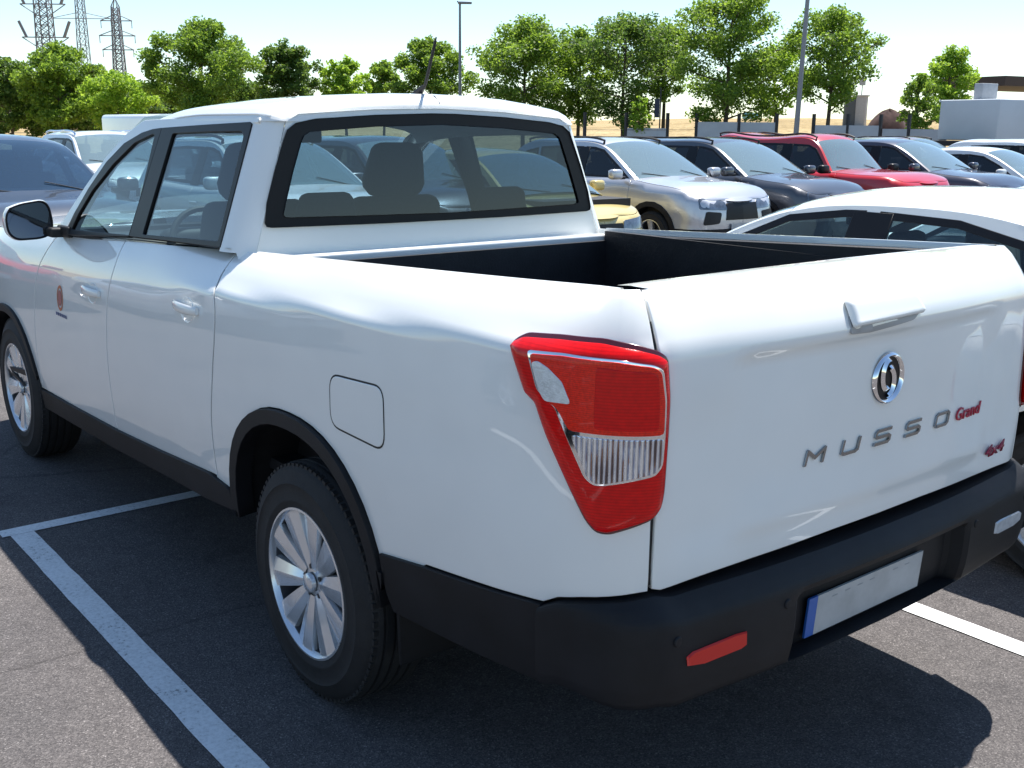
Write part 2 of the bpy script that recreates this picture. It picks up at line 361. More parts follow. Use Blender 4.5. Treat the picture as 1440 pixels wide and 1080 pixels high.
def linepaint():
    m,nt,b=newmat('road_paint'); tc=nt.nodes.new('ShaderNodeTexCoord'); ob=tc.outputs['Object']
    n=noise(nt,70,5,.75,ob); n2=noise(nt,5,4,.6,ob); ad=nt.nodes.new('ShaderNodeMath'); ad.operation='MULTIPLY_ADD'; ad.inputs[1].default_value=.35; nt.links.new(n2.outputs[0],ad.inputs[0]); nt.links.new(n.outputs[0],ad.inputs[2])
    r=ramp(nt,ad.outputs[0],[(.47,(.12,.115,.11)),(.56,(.64,.65,.65)),(.78,(.80,.81,.81))]); nt.links.new(r.outputs[0],b.inputs['Base Color']); setp(b,rough=.7)
    bump(nt,b,noise(nt,240,3,.7,ob).outputs[0],.3,.002); return m
LINE=linepaint()
def sheet(name,x0,x1,y0,y1,z,mat_,kind='structure',parent=None,wob=0):
    m=MB(); nx=max(1,int((x1-x0)/.1)) if wob else 1; ny=max(1,int((y1-y0)/.1)) if wob else 1
    rr=random.Random(int(x0*100+y0*37)&1023)
    if wob and (x1-x0)>(y1-y0):
        pts=[(x0+(x1-x0)*i/nx,rr.uniform(-wob,wob),rr.uniform(-wob,wob)) for i in range(nx+1)]
        vs=[(x,y0+a,z) for x,a,b in pts]+[(x,y1+b,z) for x,a,b in pts]; m.add(vs,[(i,i+1,nx+2+i,nx+1+i) for i in range(nx)])
    else: m.add([(x0,y0,z),(x1,y0,z),(x1,y1,z),(x0,y1,z)],[(0,1,2,3)])
    o=m.build(name,mat_,parent,False); tag(o,kind=kind); return o
sheet('parking_lot',-60,46,-70,60,0,ASPH)
# bay markings
lines=empty('bay_marking'); tag(lines,kind='structure')
sheet('bay_marking_cross',1.995,2.085,-26,1.385,.004,LINE,parent=None,wob=.002); 
for k in range(-11,6):
    y=-1.14+2.45*k if k<=0 else 1.305+2.45*(k-1)
    w_=.05
    sheet('bay_marking_line',-2.6,1.993,y-w_,y+w_,.004,LINE,wob=.002)
    sheet('bay_marking_line',2.087,6.0,y-w_,y+w_,.004,LINE,wob=.002) if k<1 else None
bpy.data.objects.remove(lines)
# ------------------------------------------------------------------ the white pick-up
def wheel(parent,x,ysign,yf,z,Rt=.382,Rr=.2405,width=.235,style='ten',name='wheel',full=True,mats=None,loc0=(0,0,0)):
    """outer face at |y|=yf"""
    al=mats or ALLOY
    w_=empty(name,(x,ysign*yf,z),0,parent=parent)
    s=ysign; m=MB()
    pr=[(Rr-.004,-.006),(Rr+.004,.002),(Rr+.02,.0045),(Rr+.024,.0068),(Rr+.028,.0048),(Rr+.055,.0065),(Rr+.075,.0062),(Rr+.077,.0082),(Rr+.081,.0060),(Rt-.055,.003),(Rt-.03,-.006),(Rt-.012,-.018),(Rt-.003,-.034)]
    gro=[]; a=-.034; 
    for k in range(4):
        a0=-.034-(width-.068)*(k+.5)/4.5
        gro+=[(Rt,a0+.006),(Rt-.009,a0+.004),(Rt-.009,a0-.004),(Rt,a0-.006)]
    pr+=gro+[(Rt-.004,-width+.03),(Rt-.03,-width+.006),(Rr,-width)]
    m.lathe([(r_,a*s) for r_,a in pr],(0,0,0),'y',72 if full else 36); m.solid('tyre',RUBBER,w_,60)
    if full:
        # shoulder tread blocks
        m=MB()
        for k in range(84):
            t=2*PI*k/84; Mx=Matrix.Rotation(-t,3,'Y')
            m.box(Mx@Vector((Rt-.0135,-.027*s,0)),(.018,.022,.0175),Mx)
        m.solid('tread_block',RUBBER,w_)
    m=MB(); m.lathe([(Rr+.002,-.004*s),(Rr+.001,.003*s),(Rr-.006,.004*s),(Rr-.012,-.004*s),(Rr-.015,-.016*s)],(0,0,0),'y',72 if full else 36)
    rim=m.solid('rim',al,w_,50)
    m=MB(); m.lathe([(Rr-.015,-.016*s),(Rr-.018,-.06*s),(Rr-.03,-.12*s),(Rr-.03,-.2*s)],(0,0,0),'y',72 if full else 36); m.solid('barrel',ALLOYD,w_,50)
    m=MB(); n=10 if style=='ten' else 5
    for k in range(n):
        if style=='ten': t=2*PI*(k//2)/5+(R(15.5) if k%2 else -R(15.5))+R(8)
        else: t=2*PI*k/n+R(20)
        Mx=Matrix.Rotation(-t,4,'Y')
        wi,wo=(.023,.054) if style=='ten' else (.030,.05)
        ro=Rr-.010; st=[(.045,wi-.004,-.026),(.085,wi+.006,-.020),(.15,(wi+wo)/2+.002,-.013),(ro,wo,-.007)] if style=='ten' else [(.045,wi,-.030),(.09,wi+.002,-.022),(.16,(wi+wo)/2,-.013),(ro,wo,-.008)]
        tl=.007*(1 if k%2 else -1)
        vs=[];fs=[]
        skew=.006*(1 if k%2 else -1)
        for r_,h,y in st:
            for a,dy in ((-h,-.016-max(0,tl)),(-h*.93,-.001-max(0,tl)),(-h*.12,0.003),(h*.12,0.003),(h*.93,-.001-max(0,-tl)),(h,-.016-max(0,-tl))):
                vs.append(Mx@Vector((r_,(y+dy)*s,a+skew*r_/ro)))
            
        for i in range(3):
            for j in range(5): fs.append((i*6+j,i*6+j+1,(i+1)*6+j+1,(i+1)*6+j))
        # deep side walls
        b=len(vs)
        for r_,h,y in st:
            vs.append(Mx@Vector((r_,(y-.06)*s,-h*.8+skew*r_/ro))); vs.append(Mx@Vector((r_,(y-.06)*s,h*.8+skew*r_/ro)))
        for i in range(3):
            fs.append((i*6,b+i*2,b+i*2+2,(i+1)*6)); fs.append((i*6+5,(i+1)*6+5,b+i*2+3,b+i*2+1))
        m.add(vs,fs)
    m.solid('spokes',al,w_,12)
    m=MB(); m.lathe([(.0,-.002*s),(.022,-.003*s),(.030,-.008*s),(.032,-.022*s)],(0,0,0),'y',28)
    m.solid('hub_cap',al,w_,40)
    m=MB(); m.lathe([(.03,-.026*s),(.062,-.030*s),(.075,-.045*s),(.075,-.09*s)],(0,0,0),'y',28)
    m.solid('hub',al,w_,30)
    if full:
        for k in range(5):
            m=MB(); t=2*PI*k/5+R(8); m.lathe([(.0,-.024*s),(.008,-.0245*s),(.009,-.033*s)],(.050*math.cos(t),0,.050*math.sin(t)),'y',10)
            m.solid('lug_nut',DARKM,w_)
    m=MB(); m.lathe([(.03,-.105*s),(.155,-.105*s),(.155,-.13*s),(.03,-.13*s)],(0,0,0),'y',32 if full else 20); m.lathe([(.0,-.19*s),(Rr-.03,-.19*s)],(0,0,0),'y',32 if full else 20)
    m.solid('brake_disc',DARKM,w_,30)
    return w_

def archpts(cx,rx,zb,h,x0,x1,n=22,e=2.3):
    """arch outline from x1 (front) over the top to x0 (rear)"""
    out=[]
    for k in range(n+1):
        x=x1+(x0-x1)*(1-math.cos(PI*k/n))/2
        q=min(1,abs((x-cx)/rx)); out.append((x,zb+h*(1-q**e)**(1/e)))
    return out
T=empty('pickup_truck',label='large glossy white double-cab pick-up with an open black bed, filling the foreground',cat='pickup truck')

SEAM_BED=[(.668,float(zr(.668))),(.653,1.290),(.632,1.243),(.614,1.212),(.603,1.17),(.600,1.12),(.606,1.06),(.623,.985),(.650,.86),(.672,.74),(.680,.62),(.676,.512)]
SEAM_F=[(2.545,float(zr(2.545))),(2.61,1.175),(2.68,1.09),(2.725,1.0),(2.757,.90),(2.785,.78),(2.805,.64),(2.813,.445)]
SEAM_M=[(1.658,float(zr(1.658))),(1.650,1.24),(1.655,1.18),(1.672,1.11),(1.690,1.04),(1.708,.94),(1.724,.84),(1.735,.68),(1.750,.467)]
def sm(p,n=5): return smoothpoly(p,n)
ARCH=archpts(.062,.485,.44,.468,-.421,.545)
ARCH[0]=(.545,.522)
ARCHF=archpts(3.30,.452,.40,.42,3.70,2.868,e=2.2)      # reversed below
LOWD=[(2.813,.441),(2.387,.451),(1.755,.470),(1.219,.501),(.736,.541)]
top=lambda x0,x1,n=10:[(x,float(zr(plan(x)[0]))) for x in np.linspace(x0,x1,n)]
lu=.676
bed_poly=sm(SEAM_BED)[:-1]+[(.676,.530)]+ARCH+[(-.644,.648),(-.935,.683),(-1.092,.704),(-1.135,.728),(-1.20,.745),(-1.266,.757),(-1.314,.765),(-1.355,.768),
    (-1.353,.87),(-1.352,1.0),(-1.352,1.2),(-1.352,1.30),(-1.352,1.343),(-1.352,1.383)]+top(-1.352,.668,30)
bs=panel('bed_side',body,bed_poly,WHITE,T,sides=(1,-1),res=.035,depth=.03,gap=.008)
rd=panel('rear_door',body,sm(SEAM_M)+[(1.219,.501),(.736,.541),(.676,.545)]+sm(SEAM_BED)[::-1][1:]+top(.668,1.658)[1:-1],WHITE,T,sides=(1,-1),res=.035)
fd=panel('front_door',body,sm(SEAM_F)+[(2.387,.451),(1.755,.470)]+sm(SEAM_M)[::-1]+top(1.658,2.545)[1:-1],WHITE,T,sides=(1,-1),res=.035)
AF=archpts(3.30,.452,.40,.42,2.855,3.75,e=2.2)
panel('front_fender',body,sm(SEAM_F)[::-1]+top(2.545,3.9)[1:]+[(3.9,.62),(3.75,.50)]+AF[::-1],WHITE,T,sides=(1,-1),res=.05)
# fuel flap
FU=rnd([(-.187,1.083),(-.470,1.098),(-.474,.920),(-.187,.930)],[.05,.045,.05,.05],6)
fo=panel('fuel_flap',lambda u,v,off:body(u,v,off),FU,WHITE,T,gap=.0064,res=.04,off=.0025,g=.003,depth=.006)
fg=panel('fuel_flap_gap',lambda u,v,off:body(u,v,off),inset_poly(FU,-.0015),BLACKM,fo,gap=0,res=.04,off=.0006,flat=True)
# dark backing right behind the shut lines
for nm,pl in (('shut_line',[(.70,1.30),(.52,1.25),(.56,.9),(.62,.53),(.75,.53),(.70,.9),(.66,1.2)]),('shut_line',[(1.69,1.28),(1.60,1.2),(1.66,.9),(1.70,.5),(1.80,.5),(1.78,.9),(1.71,1.15)]),('shut_line',[(2.58,1.2),(2.50,1.2),(2.70,.9),(2.77,.5),(2.85,.5),(2.82,.9),(2.72,1.12)])):
    panel(nm,lambda u,v,off:body(u,v,off),pl,BLACKM,T,sides=(1,-1),res=.05,off=-.0045,flat=True)
panel('shut_line',lambda u,v,off:body(u,v,off),[(-1.32,.78),(-1.32,1.36),(-1.38,1.38),(-1.40,.78)],BLACKM,T,sides=(1,-1),res=.05,off=-.006,flat=True)
# wheel-arch flares, sills and lower cladding
CLADO=.016
inn=archpts(.062,.440,.44,.425,-.40,.512)
panel('arch_flare',body,[(p[0]*1.0,p[1]) for p in ARCH]+[(-.435,.56),(-.405,.56)]+inn[::-1]+[(.512,.46),(.56,.46)],PLASTIC,T,sides=(1,-1),res=.05,off=CLADO,gap=0,depth=.06)
innf=archpts(3.30,.415,.40,.383,2.90,3.70,e=2.2); 
panel('arch_flare',body,AF[::-1]+[(2.84,.38),(2.90,.36)]+innf+[(3.75,.42)],PLASTIC,T,sides=(1,-1),res=.05,off=.014,gap=0,depth=.06)
panel('sill_cladding',body,[(.562,.524),(.60,.530),(.736,.541),(1.219,.501),(1.755,.470),(2.387,.451),(2.83,.440),(2.83,.345),(1.804,.372),(.82,.425),(.562,.452)],PLASTIC,T,sides=(1,-1),res=.05,off=.012,gap=0,depth=.05)
panel('rear_cladding',body,[(-.424,.612),(-.644,.646),(-.935,.681),(-1.085,.702),(-1.085,.50),(-.8,.475),(-.46,.45),(-.437,.5)],PLASTIC,T,sides=(1,-1),res=.05,off=.010,gap=0,depth=.05)
# tailgate (one panel across the back)
YG=float(plan(-1.356)[1]); zt=lambda y: 1.431+.009*(1-(y/.79)**2)
tgp=[(y,float(zt(y))) for y in np.linspace(-YG,YG,16)]+[(YG,1.38),(YG,1.343),(YG,1.30),(YG,1.1),(YG,.9),(YG,.775)]+[(.78,.768),(.5,.780),(.2,.786),(-.2,.786),(-.5,.780),(-.78,.768)]+[(-YG,.775),(-YG,.9),(-YG,1.1),(-YG,1.30),(-YG,1.343),(-YG,1.38)]
GATE=empty('tailgate',(0,0,0),parent=T)
def tailS(y,z,off=0.):
    P=tail(y,z,off); 
    # faint pressed line low down and hollow flanks towards the lamps
    a=np.abs(y); k=.0022*np.exp(-((z-.838-.004)/.005)**2)*sstep(.62,.5,a)
    k=k+.008*sstep(.52,.60,a)*sstep(.80,.70,a)*sstep(1.25,1.1,z)*sstep(.80,.9,z)
    P[...,0]+=k; return P
panel('gate_skin',tailS,tgp,WHITE,GATE,res=.03,depth=.035,g=.004)
# tailgate handle: cap over a flat grey patch that paints the finger recess's shade
HD=rnd([(.187,1.298),(.186,1.362),(.172,1.372),(-.092,1.372),(-.112,1.362),(-.131,1.322),(-.130,1.306)],.010,3); HQ=np.array(HD)
def hS(y,z,off=0.):
    P=tail(y,z,0); A=np.stack([np.ravel(y),np.ravel(z)],1); d=segd(A,HQ)*np.where(inpoly(A,HQ),1,0); t=np.clip(d/.018,0,1)
    P[...,0]-=off+(.021*np.sqrt(1-(1-t)**2)).reshape(np.shape(y)); P[...,2]+=off*.3; return P
hh=panel('handle',hS,HD,WHITE,GATE,res=.007,off=.003,gap=.0005,depth=.012,g=.002)
panel('handle_recess_shade',lambda u,v,off:tail(u,v,off),rnd([(.186,1.312),(.184,1.284),(.10,1.280),(-.085,1.294),(-.126,1.314),(-.1,1.325),(.18,1.325)],.008,3),M('recess_shade_grey',(.40,.41,.42),.5),GATE,res=.03,off=.0025,gap=0,depth=.01)
# badge: chrome oval with a twin-wing form
def onTail(y,z,off): return Vector(tuple(tail(np.array([y]),np.array([z]),off)[0]))
B=onTail(.003,1.150,.0); m=MB(); vs=[];fs=[]; n=56
for i in range(n):
    t=2*PI*i/n
    for j,(k,h) in enumerate(((1,0),(.97,.007),(.90,.010),(.83,.007),(.80,.001))):
        vs.append((B.x-.001-h,B.y+.068*k*math.cos(t),B.z+.068*k*math.sin(t)))
for i in range(n):
    for j in range(4): fs.append((i*5+j,((i+1)%n)*5+j,((i+1)%n)*5+j+1,i*5+j+1))
m.add(vs,fs); emb=m.solid('badge',CHROME,GATE,60)
m=MB(); m.add([(B.x-.0015,B.y+.056*math.cos(2*PI*i/40),B.z+.056*math.sin(2*PI*i/40)) for i in range(40)],[tuple(range(40))]); m.build('badge_ground',BLACKG,GATE,False)
m=MB()
for s in(-1,1):                   # two facing wings, meeting in a lozenge
    for rr,hw in ((.036,.013),):
        vs=[];fs=[]; N=22
        for i in range(N+1):
            t=-1.75+3.5*i/N; w_=hw*(1-abs(t/1.75)**2*.55)
            for k,h in ((-1,.002),(0,.009),(1,.002)):
                r0=rr+k*w_; vs.append((B.x-.002-h,B.y+s*.004+s*r0*math.cos(t)*.62,B.z+s*.010+r0*math.sin(t)))
        for i in range(N):
            for k in range(2): fs.append((i*3+k,(i+1)*3+k,(i+1)*3+k+1,i*3+k+1))
        m.add(vs,fs)
m.solid('badge_wings',CHROME,GATE,60)
def text(name,s,mat_,parent,y,z,h,wscale=1.,shear=0,off=.003,surf=None,ext=.0016,font_w=None,normal='tail'):
    cu=bpy.data.curves.new(name,'FONT'); cu.body=s; cu.size=1; cu.extrude=.0; cu.align_x='CENTER'; cu.align_y='CENTER'; cu.resolution_u=3
    if font_w: cu.offset=font_w
    o=bpy.data.objects.new(name+'_tmp',cu); COL.objects.link(o); dg=bpy.context.evaluated_depsgraph_get(); me=bpy.data.meshes.new_from_object(o.evaluated_get(dg)); bpy.data.objects.remove(o)
    bm=bmesh.new(); bm.from_mesh(me); zs=[v.co.y for v in bm.verts]; cy=(max(zs)+min(zs))/2; sc=h/(max(zs)-min(zs))
    for v in bm.verts: v.co.y-=cy
    r_=bmesh.ops.extrude_face_region(bm,geom=list(bm.faces)); tv=[v for v in r_['geom'] if isinstance(v,bmesh.types.BMVert)]
    for v in tv: v.co.z=1
    for v in bm.verts:
        a=(v.co.x*wscale+v.co.y*shear)*sc; b=v.co.y*sc; d=off+(ext if v.co.z>.5 else 0)
        if normal=='tail': P=onTail(y-a,z+b,d)
        else: P=surf(a,b,d)
        v.co=P
    bmesh.ops.recalc_face_normals(bm,faces=list(bm.faces)); bm.to_mesh(me); bm.free()
    o=link(name,me,mat_,parent); return o
LET=M('badge_letter_metal',(.30,.31,.32),.22,metal=1)
def letter_strokes(name,strokes,y,parent,mat_,z=.994,h=.033,w=.067,th=.0080,slant=.010):
    m=MB()
    for st in strokes:
        pts=[(p[0]*w-w/2,p[1]*h-h/2) for p in st]
        for i in range(len(pts)-1):
            a=np.array(pts[i]);b=np.array(pts[i+1]); d=(b-a)/np.linalg.norm(b-a); nrm=np.array([-d[1],d[0]])*th/2; a2=a-d*th*.3; b2=b+d*th*.3
            q=[a2-nrm,b2-nrm,b2+nrm,a2+nrm]; P0=[onTail(y-k[0]-k[1]*slant/h,z+k[1],.001) for k in q]; P1=[onTail(y-(k[0]*.98)-k[1]*slant/h,z+k[1],.005+.0002*i) for k in q]
            m.add(P0+P1,[(3,2,1,0),(4,5,6,7),(0,1,5,4),(1,2,6,5),(2,3,7,6),(3,0,4,7)])
    return m.solid(name,mat_,parent)
M_=[[(0,0),(0,1),(.5,.42),(1,1),(1,0)]]; U_=[[(0,1),(0,.12),(.15,0),(.85,0),(1,.12),(1,1)]]
S_=[[(1,1),(.12,1),(0,.85),(0,.62),(.12,.5),(.88,.5),(1,.38),(1,.15),(.88,0),(0,0)]]; O_=[[(.12,0),(0,.15),(0,.85),(.12,1),(.88,1),(1,.85),(1,.15),(.88,0),(.12,0)]]
for st,y,z in ((M_,.286,.994),(U_,.144,.996),(S_,.005,.997),(S_,-.140,.995),(O_,-.292,.993)): letter_strokes('letter',st,y,GATE,LET,z=z)
text('script_badge','Grand',REDM,GATE,-.447,.990,.036,1.18,.25,off=.002,ext=.003,font_w=.01)
text('drive_badge','4x4',M('purple_red_badge',(.28,.015,.05),.3,metal=.3),GATE,-.642,.842,.036,1.75,.2,off=.002,ext=.003,font_w=.02)
# inner tailgate wall
m=MB(); m.box((-1.10,0,1.10),(.05,1.50,.60)); m.build('gate_liner',LINER,GATE,False)
m=MB(); m.grid(lambda a,b:Vector(tuple(tail(np.array([b]),np.array([float(zt(b))-.0046]),0)[0]))+Vector((a,0,.0005-.004*(a<.001)-.004*max(0,a-.06)/.04)),(-.001,.004,.03,.06,.10),np.linspace(-.77,.77,15)); m.build('gate_top',WHITE,GATE)

# tail lamps
LP=[(-.975,1.290),(-.981,1.304),(-1.005,1.318),(-1.111,1.327),(-1.227,1.331),(-1.303,1.322),(-1.352,1.309),(-1.374,1.294),(-1.381,1.208),(-1.378,1.115),(-1.374,1.005),(-1.368,.968),(-1.349,.945),(-1.307,.930),(-1.254,.911),(-1.228,.913),(-1.206,.935),(-1.161,1.010),(-1.100,1.111),(-1.066,1.176),(-1.035,1.191)]
LI=[(-1.049,1.291),(-1.146,1.298),(-1.264,1.296),(-1.334,1.285),(-1.353,1.274),(-1.361,1.21),(-1.360,1.133),(-1.357,1.07),(-1.342,1.050),(-1.243,1.026),(-1.226,1.025),(-1.208,1.038),(-1.166,1.123),(-1.136,1.181),(-1.085,1.212)]
LPR=rnd(LP,.014,3)
def lampdome(poly,h,edge=.03):
    q=np.array(poly)
    def S(u,v,off=0.):
        A=np.stack([np.ravel(u),np.ravel(v)],1); d=segd(A,q)*np.where(inpoly(A,q),1,0); t=np.clip(d/edge,0,1); k=h*np.sqrt(np.clip(1-(1-t)**2,0,1)); return body(u,v,0)+ (body(u,v,1.)-body(u,v,0))*(off+k.reshape(np.shape(u)))[...,None]
    return S
def taillamps():
    for s in (1,-1):
        L_=empty('taillight',(0,0,0),parent=T); P0=L_
        D=lampdome(LP,.022,.035)
        panel('lamp_rim',body,LPR,M('lamp_rim_dark',(.08,.004,.008),.2,coat=1),P0,res=.03,off=.004,gap=0,depth=.02,g=.004,sides=(s,))
        panel('red_lens',D,inset_poly(LPR,.007),RED,P0,res=.012,off=.002,gap=0,depth=.02,g=.003,sides=(s,))
        up=[p for p in LI if p[1]>=1.133]
        panel('chrome_frame',D,rnd(LI,.008,2),CHROME,P0,res=.014,off=.0035,gap=0,depth=.004,g=.002,sides=(s,))
        
        upp=[(-1.060,1.285),(-1.146,1.2925),(-1.264,1.291),(-1.332,1.281),(-1.347,1.271),(-1.3555,1.21),(-1.355,1.139),(-1.172,1.139),(-1.144,1.180),(-1.098,1.204)]
        panel('orange_red_lens',D,rnd(upp,.008,2),RED2,P0,res=.012,off=.006,gap=0,depth=.004,g=.002,sides=(s,))
        mid=[(-1.225,1.278),(-1.330,1.270),(-1.340,1.262),(-1.343,1.205),(-1.343,1.150),(-1.225,1.150)]
        panel('brake_lens',D,rnd(mid,.008,2),RED,P0,res=.012,off=.0078,gap=0,depth=.004,g=.002,sides=(s,))
        c1=[(-1.070,1.268),(-1.085,1.273),(-1.115,1.262),(-1.150,1.238),(-1.172,1.196),(-1.112,1.193),(-1.095,1.212)]
        panel('reversing_lens',D,rnd(c1,.006,2),WLENS,P0,res=.012,off=.0085,gap=0,depth=.004,g=.002,sides=(s,))
        dn=[(-1.178,1.127),(-1.355,1.127),(-1.352,1.073),(-1.339,1.056),(-1.243,1.031),(-1.229,1.030),(-1.214,1.041)]
        panel('fluted_lens',D,rnd(dn,.006,2),CLEARL,P0,res=.012,off=.006,gap=0,depth=.004,g=.002,sides=(s,))
taillamps()

# bumper
def bprof(u,t):
    """t 0..1 down the bumper: returns offset and z"""
    u=abs(u)
    ztop=np.interp(u,[1.08,1.092,1.135,1.2,1.266,1.36,1.40,2.2],[.700,.704,.728,.745,.757,.769,.757,.757]); k=float(sstep(1.15,1.37,u))
    zt_=[0,.004,.022,.044,.055,.10,.16,.205,.245,.262,.262]; ofr=[-.045,.006,.030,.050,.055,.057,.056,.052,.044,.030,-.10]
    zs_=[0,.004,.012,.03,.05,.10,.14,.17,.195,.205,.205]; ofs=[-.03,.012,.015,.016,.016,.016,.014,.010,.0,-.02,-.10]
    tt=np.linspace(0,1,len(zt_)); ze=np.interp(t,tt,zt_)*k+np.interp(t,tt,zs_)*(1-k)*np.interp(u,[1.09,1.3],[1.0,1.25]); o=np.interp(t,tt,ofr)*k+np.interp(t,tt,ofs)*(1-k)
    return o,ztop-ze
def bumpS(w_,t,off=0.):
    """w_: signed distance along the back from the centre line (+ = left)"""
    w_=np.asarray(w_,float); t=np.asarray(t,float); sh=np.broadcast(w_,t).shape; W=np.broadcast_to(w_,sh).ravel(); TT=np.broadcast_to(t,sh).ravel(); out=np.zeros((len(W),3)); e=.006
    for i,(a,b) in enumerate(zip(W,TT)):
        u=UMIN+abs(a); o,z=bprof(u,b); o+=off
        r_=.052*float(sstep(.395,.36,abs(a)))*float(sstep(.690,.672,z))*float(b<.86); o-=r_
        x,y=plan(u); x1,y1=plan(u-e); x2,y2=plan(u+e); dx,dy=x2-x1,y2-y1; L=math.hypot(dx,dy)+1e-9
        out[i]=(x-dy/L*o*1.0 if False else x+(-dy/L)*o, y+(dx/L)*o, z)
        if u-e<UMIN: out[i]=(x-o,y,z)
        if a<0: out[i][1]*=-1
    return out.reshape(sh+(3,))
ws=np.unique(np.round(np.concatenate([np.linspace(-1.075,1.075,87),[-.40,-.385,-.37,-.355,.355,.37,.385,.40]]),4)); ts=np.concatenate([np.linspace(0,.1,3),np.linspace(.14,.50,12),np.linspace(.52,1,22)])
PB_=bumpS(ws[:,None],ts[None,:])
m=MB(); n=len(ts); m.add(PB_.reshape(-1,3).tolist(),[(i*n+j,(i+1)*n+j,(i+1)*n+j+1,i*n+j+1) for i in range(len(ws)-1) for j in range(n-1)])
BUMP=m.solid('rear_bumper',PLASTIC,T,28)
def t_of_z(a,z):
    ts_=np.linspace(.25,.9,200); return float(ts_[np.argmin([abs(bprof(UMIN+abs(a),t)[1]-z) for t in ts_])])
def bpt(a,z,off): return Vector(tuple(bumpS(np.array([a]),np.array([t_of_z(a,z)]),off)[0]))
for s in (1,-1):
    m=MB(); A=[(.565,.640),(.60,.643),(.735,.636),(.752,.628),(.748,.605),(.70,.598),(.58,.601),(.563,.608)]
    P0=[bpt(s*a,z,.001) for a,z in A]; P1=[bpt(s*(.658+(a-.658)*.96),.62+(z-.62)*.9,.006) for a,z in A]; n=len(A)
    m.add(P0+P1,[tuple(range(n,2*n))]+[(i,(i+1)%n,n+(i+1)%n,n+i) for i in range(n)]); m.solid('reflector',RED3 if s>0 else M('painted_glare_lens',(.55,.56,.58),.25,coat=.6,var=.15,vs=40),BUMP)  # right reflector coloured pale to paint glare on a red lens
for a in (.775,.28*0+.43,-.43,-.775):
    c=bpt(a,.672,.0); m=MB(); m.lathe([(.0,-.004),(.010,-.0035),(.0125,-.001),(.013,.004)],(c.x,c.y,c.z),'x',18); m.solid('parking_sensor',PLASTIC,BUMP)
# number plate, left blank, with its blue end strip
c=Vector((-1.352,.045,.582)); PM=Matrix.Translation(c)@Matrix.Rotation(R(-4),4,'Y')
def plate_box(m,y0,y1,z0,z1,x0,x1):
    vs=[PM@Vector((x,y,z)) for x in(x0,x1) for y in(y0,y1) for z in(z0,z1)]; m.add(vs,[(0,1,3,2),(4,6,7,5),(0,4,5,1),(2,3,7,6),(0,2,6,4),(1,5,7,3)])
m=MB(); plate_box(m,-.258,.222,-.054,.054,-.006,.0); pl=m.solid('number_plate',PLATEM,T)
m=MB(); plate_box(m,.2225,.258,-.054,.054,-.006,.0); m.solid('blue_strip',BLUEP,pl)
WP=M('worn_plate_print',(.30,.32,.34),.5)
for i in range(7):
    if i==4: continue
    m=MB(); yy=.15-.055*i; plate_box(m,yy-.012,yy+.010,.034,.037,-.0066,-.005); m.solid('worn_mark',WP,pl)
# underbody and wheel wells
m=MB(); m.box((1.55,0,.60),(4.9,1.46,.30)); m.box((-1.0,0,.66),(.50,1.40,.16)); m.box((0,0,.40),(.12,1.3,.12)); m.box((1.6,.42,.40),(4.2,.09,.14)); m.box((1.6,-.42,.40),(4.2,.09,.14))
m.box((3.21,0,.38),(.1,1.3,.1)); m.box((3.6,0,.45),(.7,1.3,.2)); m.build('underbody',BLACKM,T,False)
for cx,rx,h,b,yy in ((.062,.46,.44,.44,.955),(3.30,.43,.40,.40,.955)):
    for s in(1,-1):
        m=MB(); ar=archpts(cx,rx,b,h,cx-rx,cx+rx,18,2.3); m.grid(lambda a,k:(ar[int(a)][0],s*(yy if k==0 else .60),ar[int(a)][1]),range(len(ar)),(0,1)); n=len(ar)
        m.add([(x,s*.60,z) for x,z in ar],[tuple(range(n))]); m.build('wheel_well',BLACKM,T,False)
for s in(1,-1):
    m=MB(); m.box((-.455,s*.815,.43),(.012,.22,.30),Matrix.Rotation(R(4),3,'Y'),bev=.005); m.solid('mud_flap',PLASTIC,T)
    wheel(T,0,s,.9698,.378); wheel(T,3.21,s,.9698,.378)
# load bed
m=MB()
def bedy(x): return .79-.004
m.box((-.30,0,.80),(1.62,1.54,.03))
for s in(1,-1):
    m.box((-.30,s*.775,1.09),(1.62,.03,.50))
m.box((.515,0,1.05),(.03,1.54,.50))
for s in (1,-1): m.box((0,s*.68,.90),(.9,.18,.22),bev=.03)
for k in range(9): m.box((-.30,-.6+.15*k,.818),(1.58,.05,.012))
BEDI=m.solid('bed_liner',LINER,T)
for s in (1,-1):
    m=MB(); xs=np.linspace(-1.17,.55,24)
    def rail(a,b):
        z=float(zr(a)); P=body(np.array([a]),np.array([z-.0065]),0)[0]; yi=P[1]
        return {0:(a,s*(yi+.001),z-.008),1:(a,s*(yi-.006),z-.0035),2:(a,s*(yi-.014),z-.004),3:(a,s*(yi-.017),z-.012),4:(a,s*(yi-.017),z-.026)}[b]
    m.grid(rail,xs,range(5)); m.solid('bed_rail',WHITE,T,60)
    m=MB(); m.grid(lambda a,b:(a,s*(.785-.012*b),float(zr(a))-.026-.5*(b>1)-.004*b),xs,range(3)); m.solid('rail_liner',LINER,T,60)
m=MB(); m.box((.548,0,1.308),(.055,1.57,.036),bev=.010); m.box((.585,0,1.28),(.03,1.57,.05),bev=.008); m.solid('bed_header',WHITE,T)
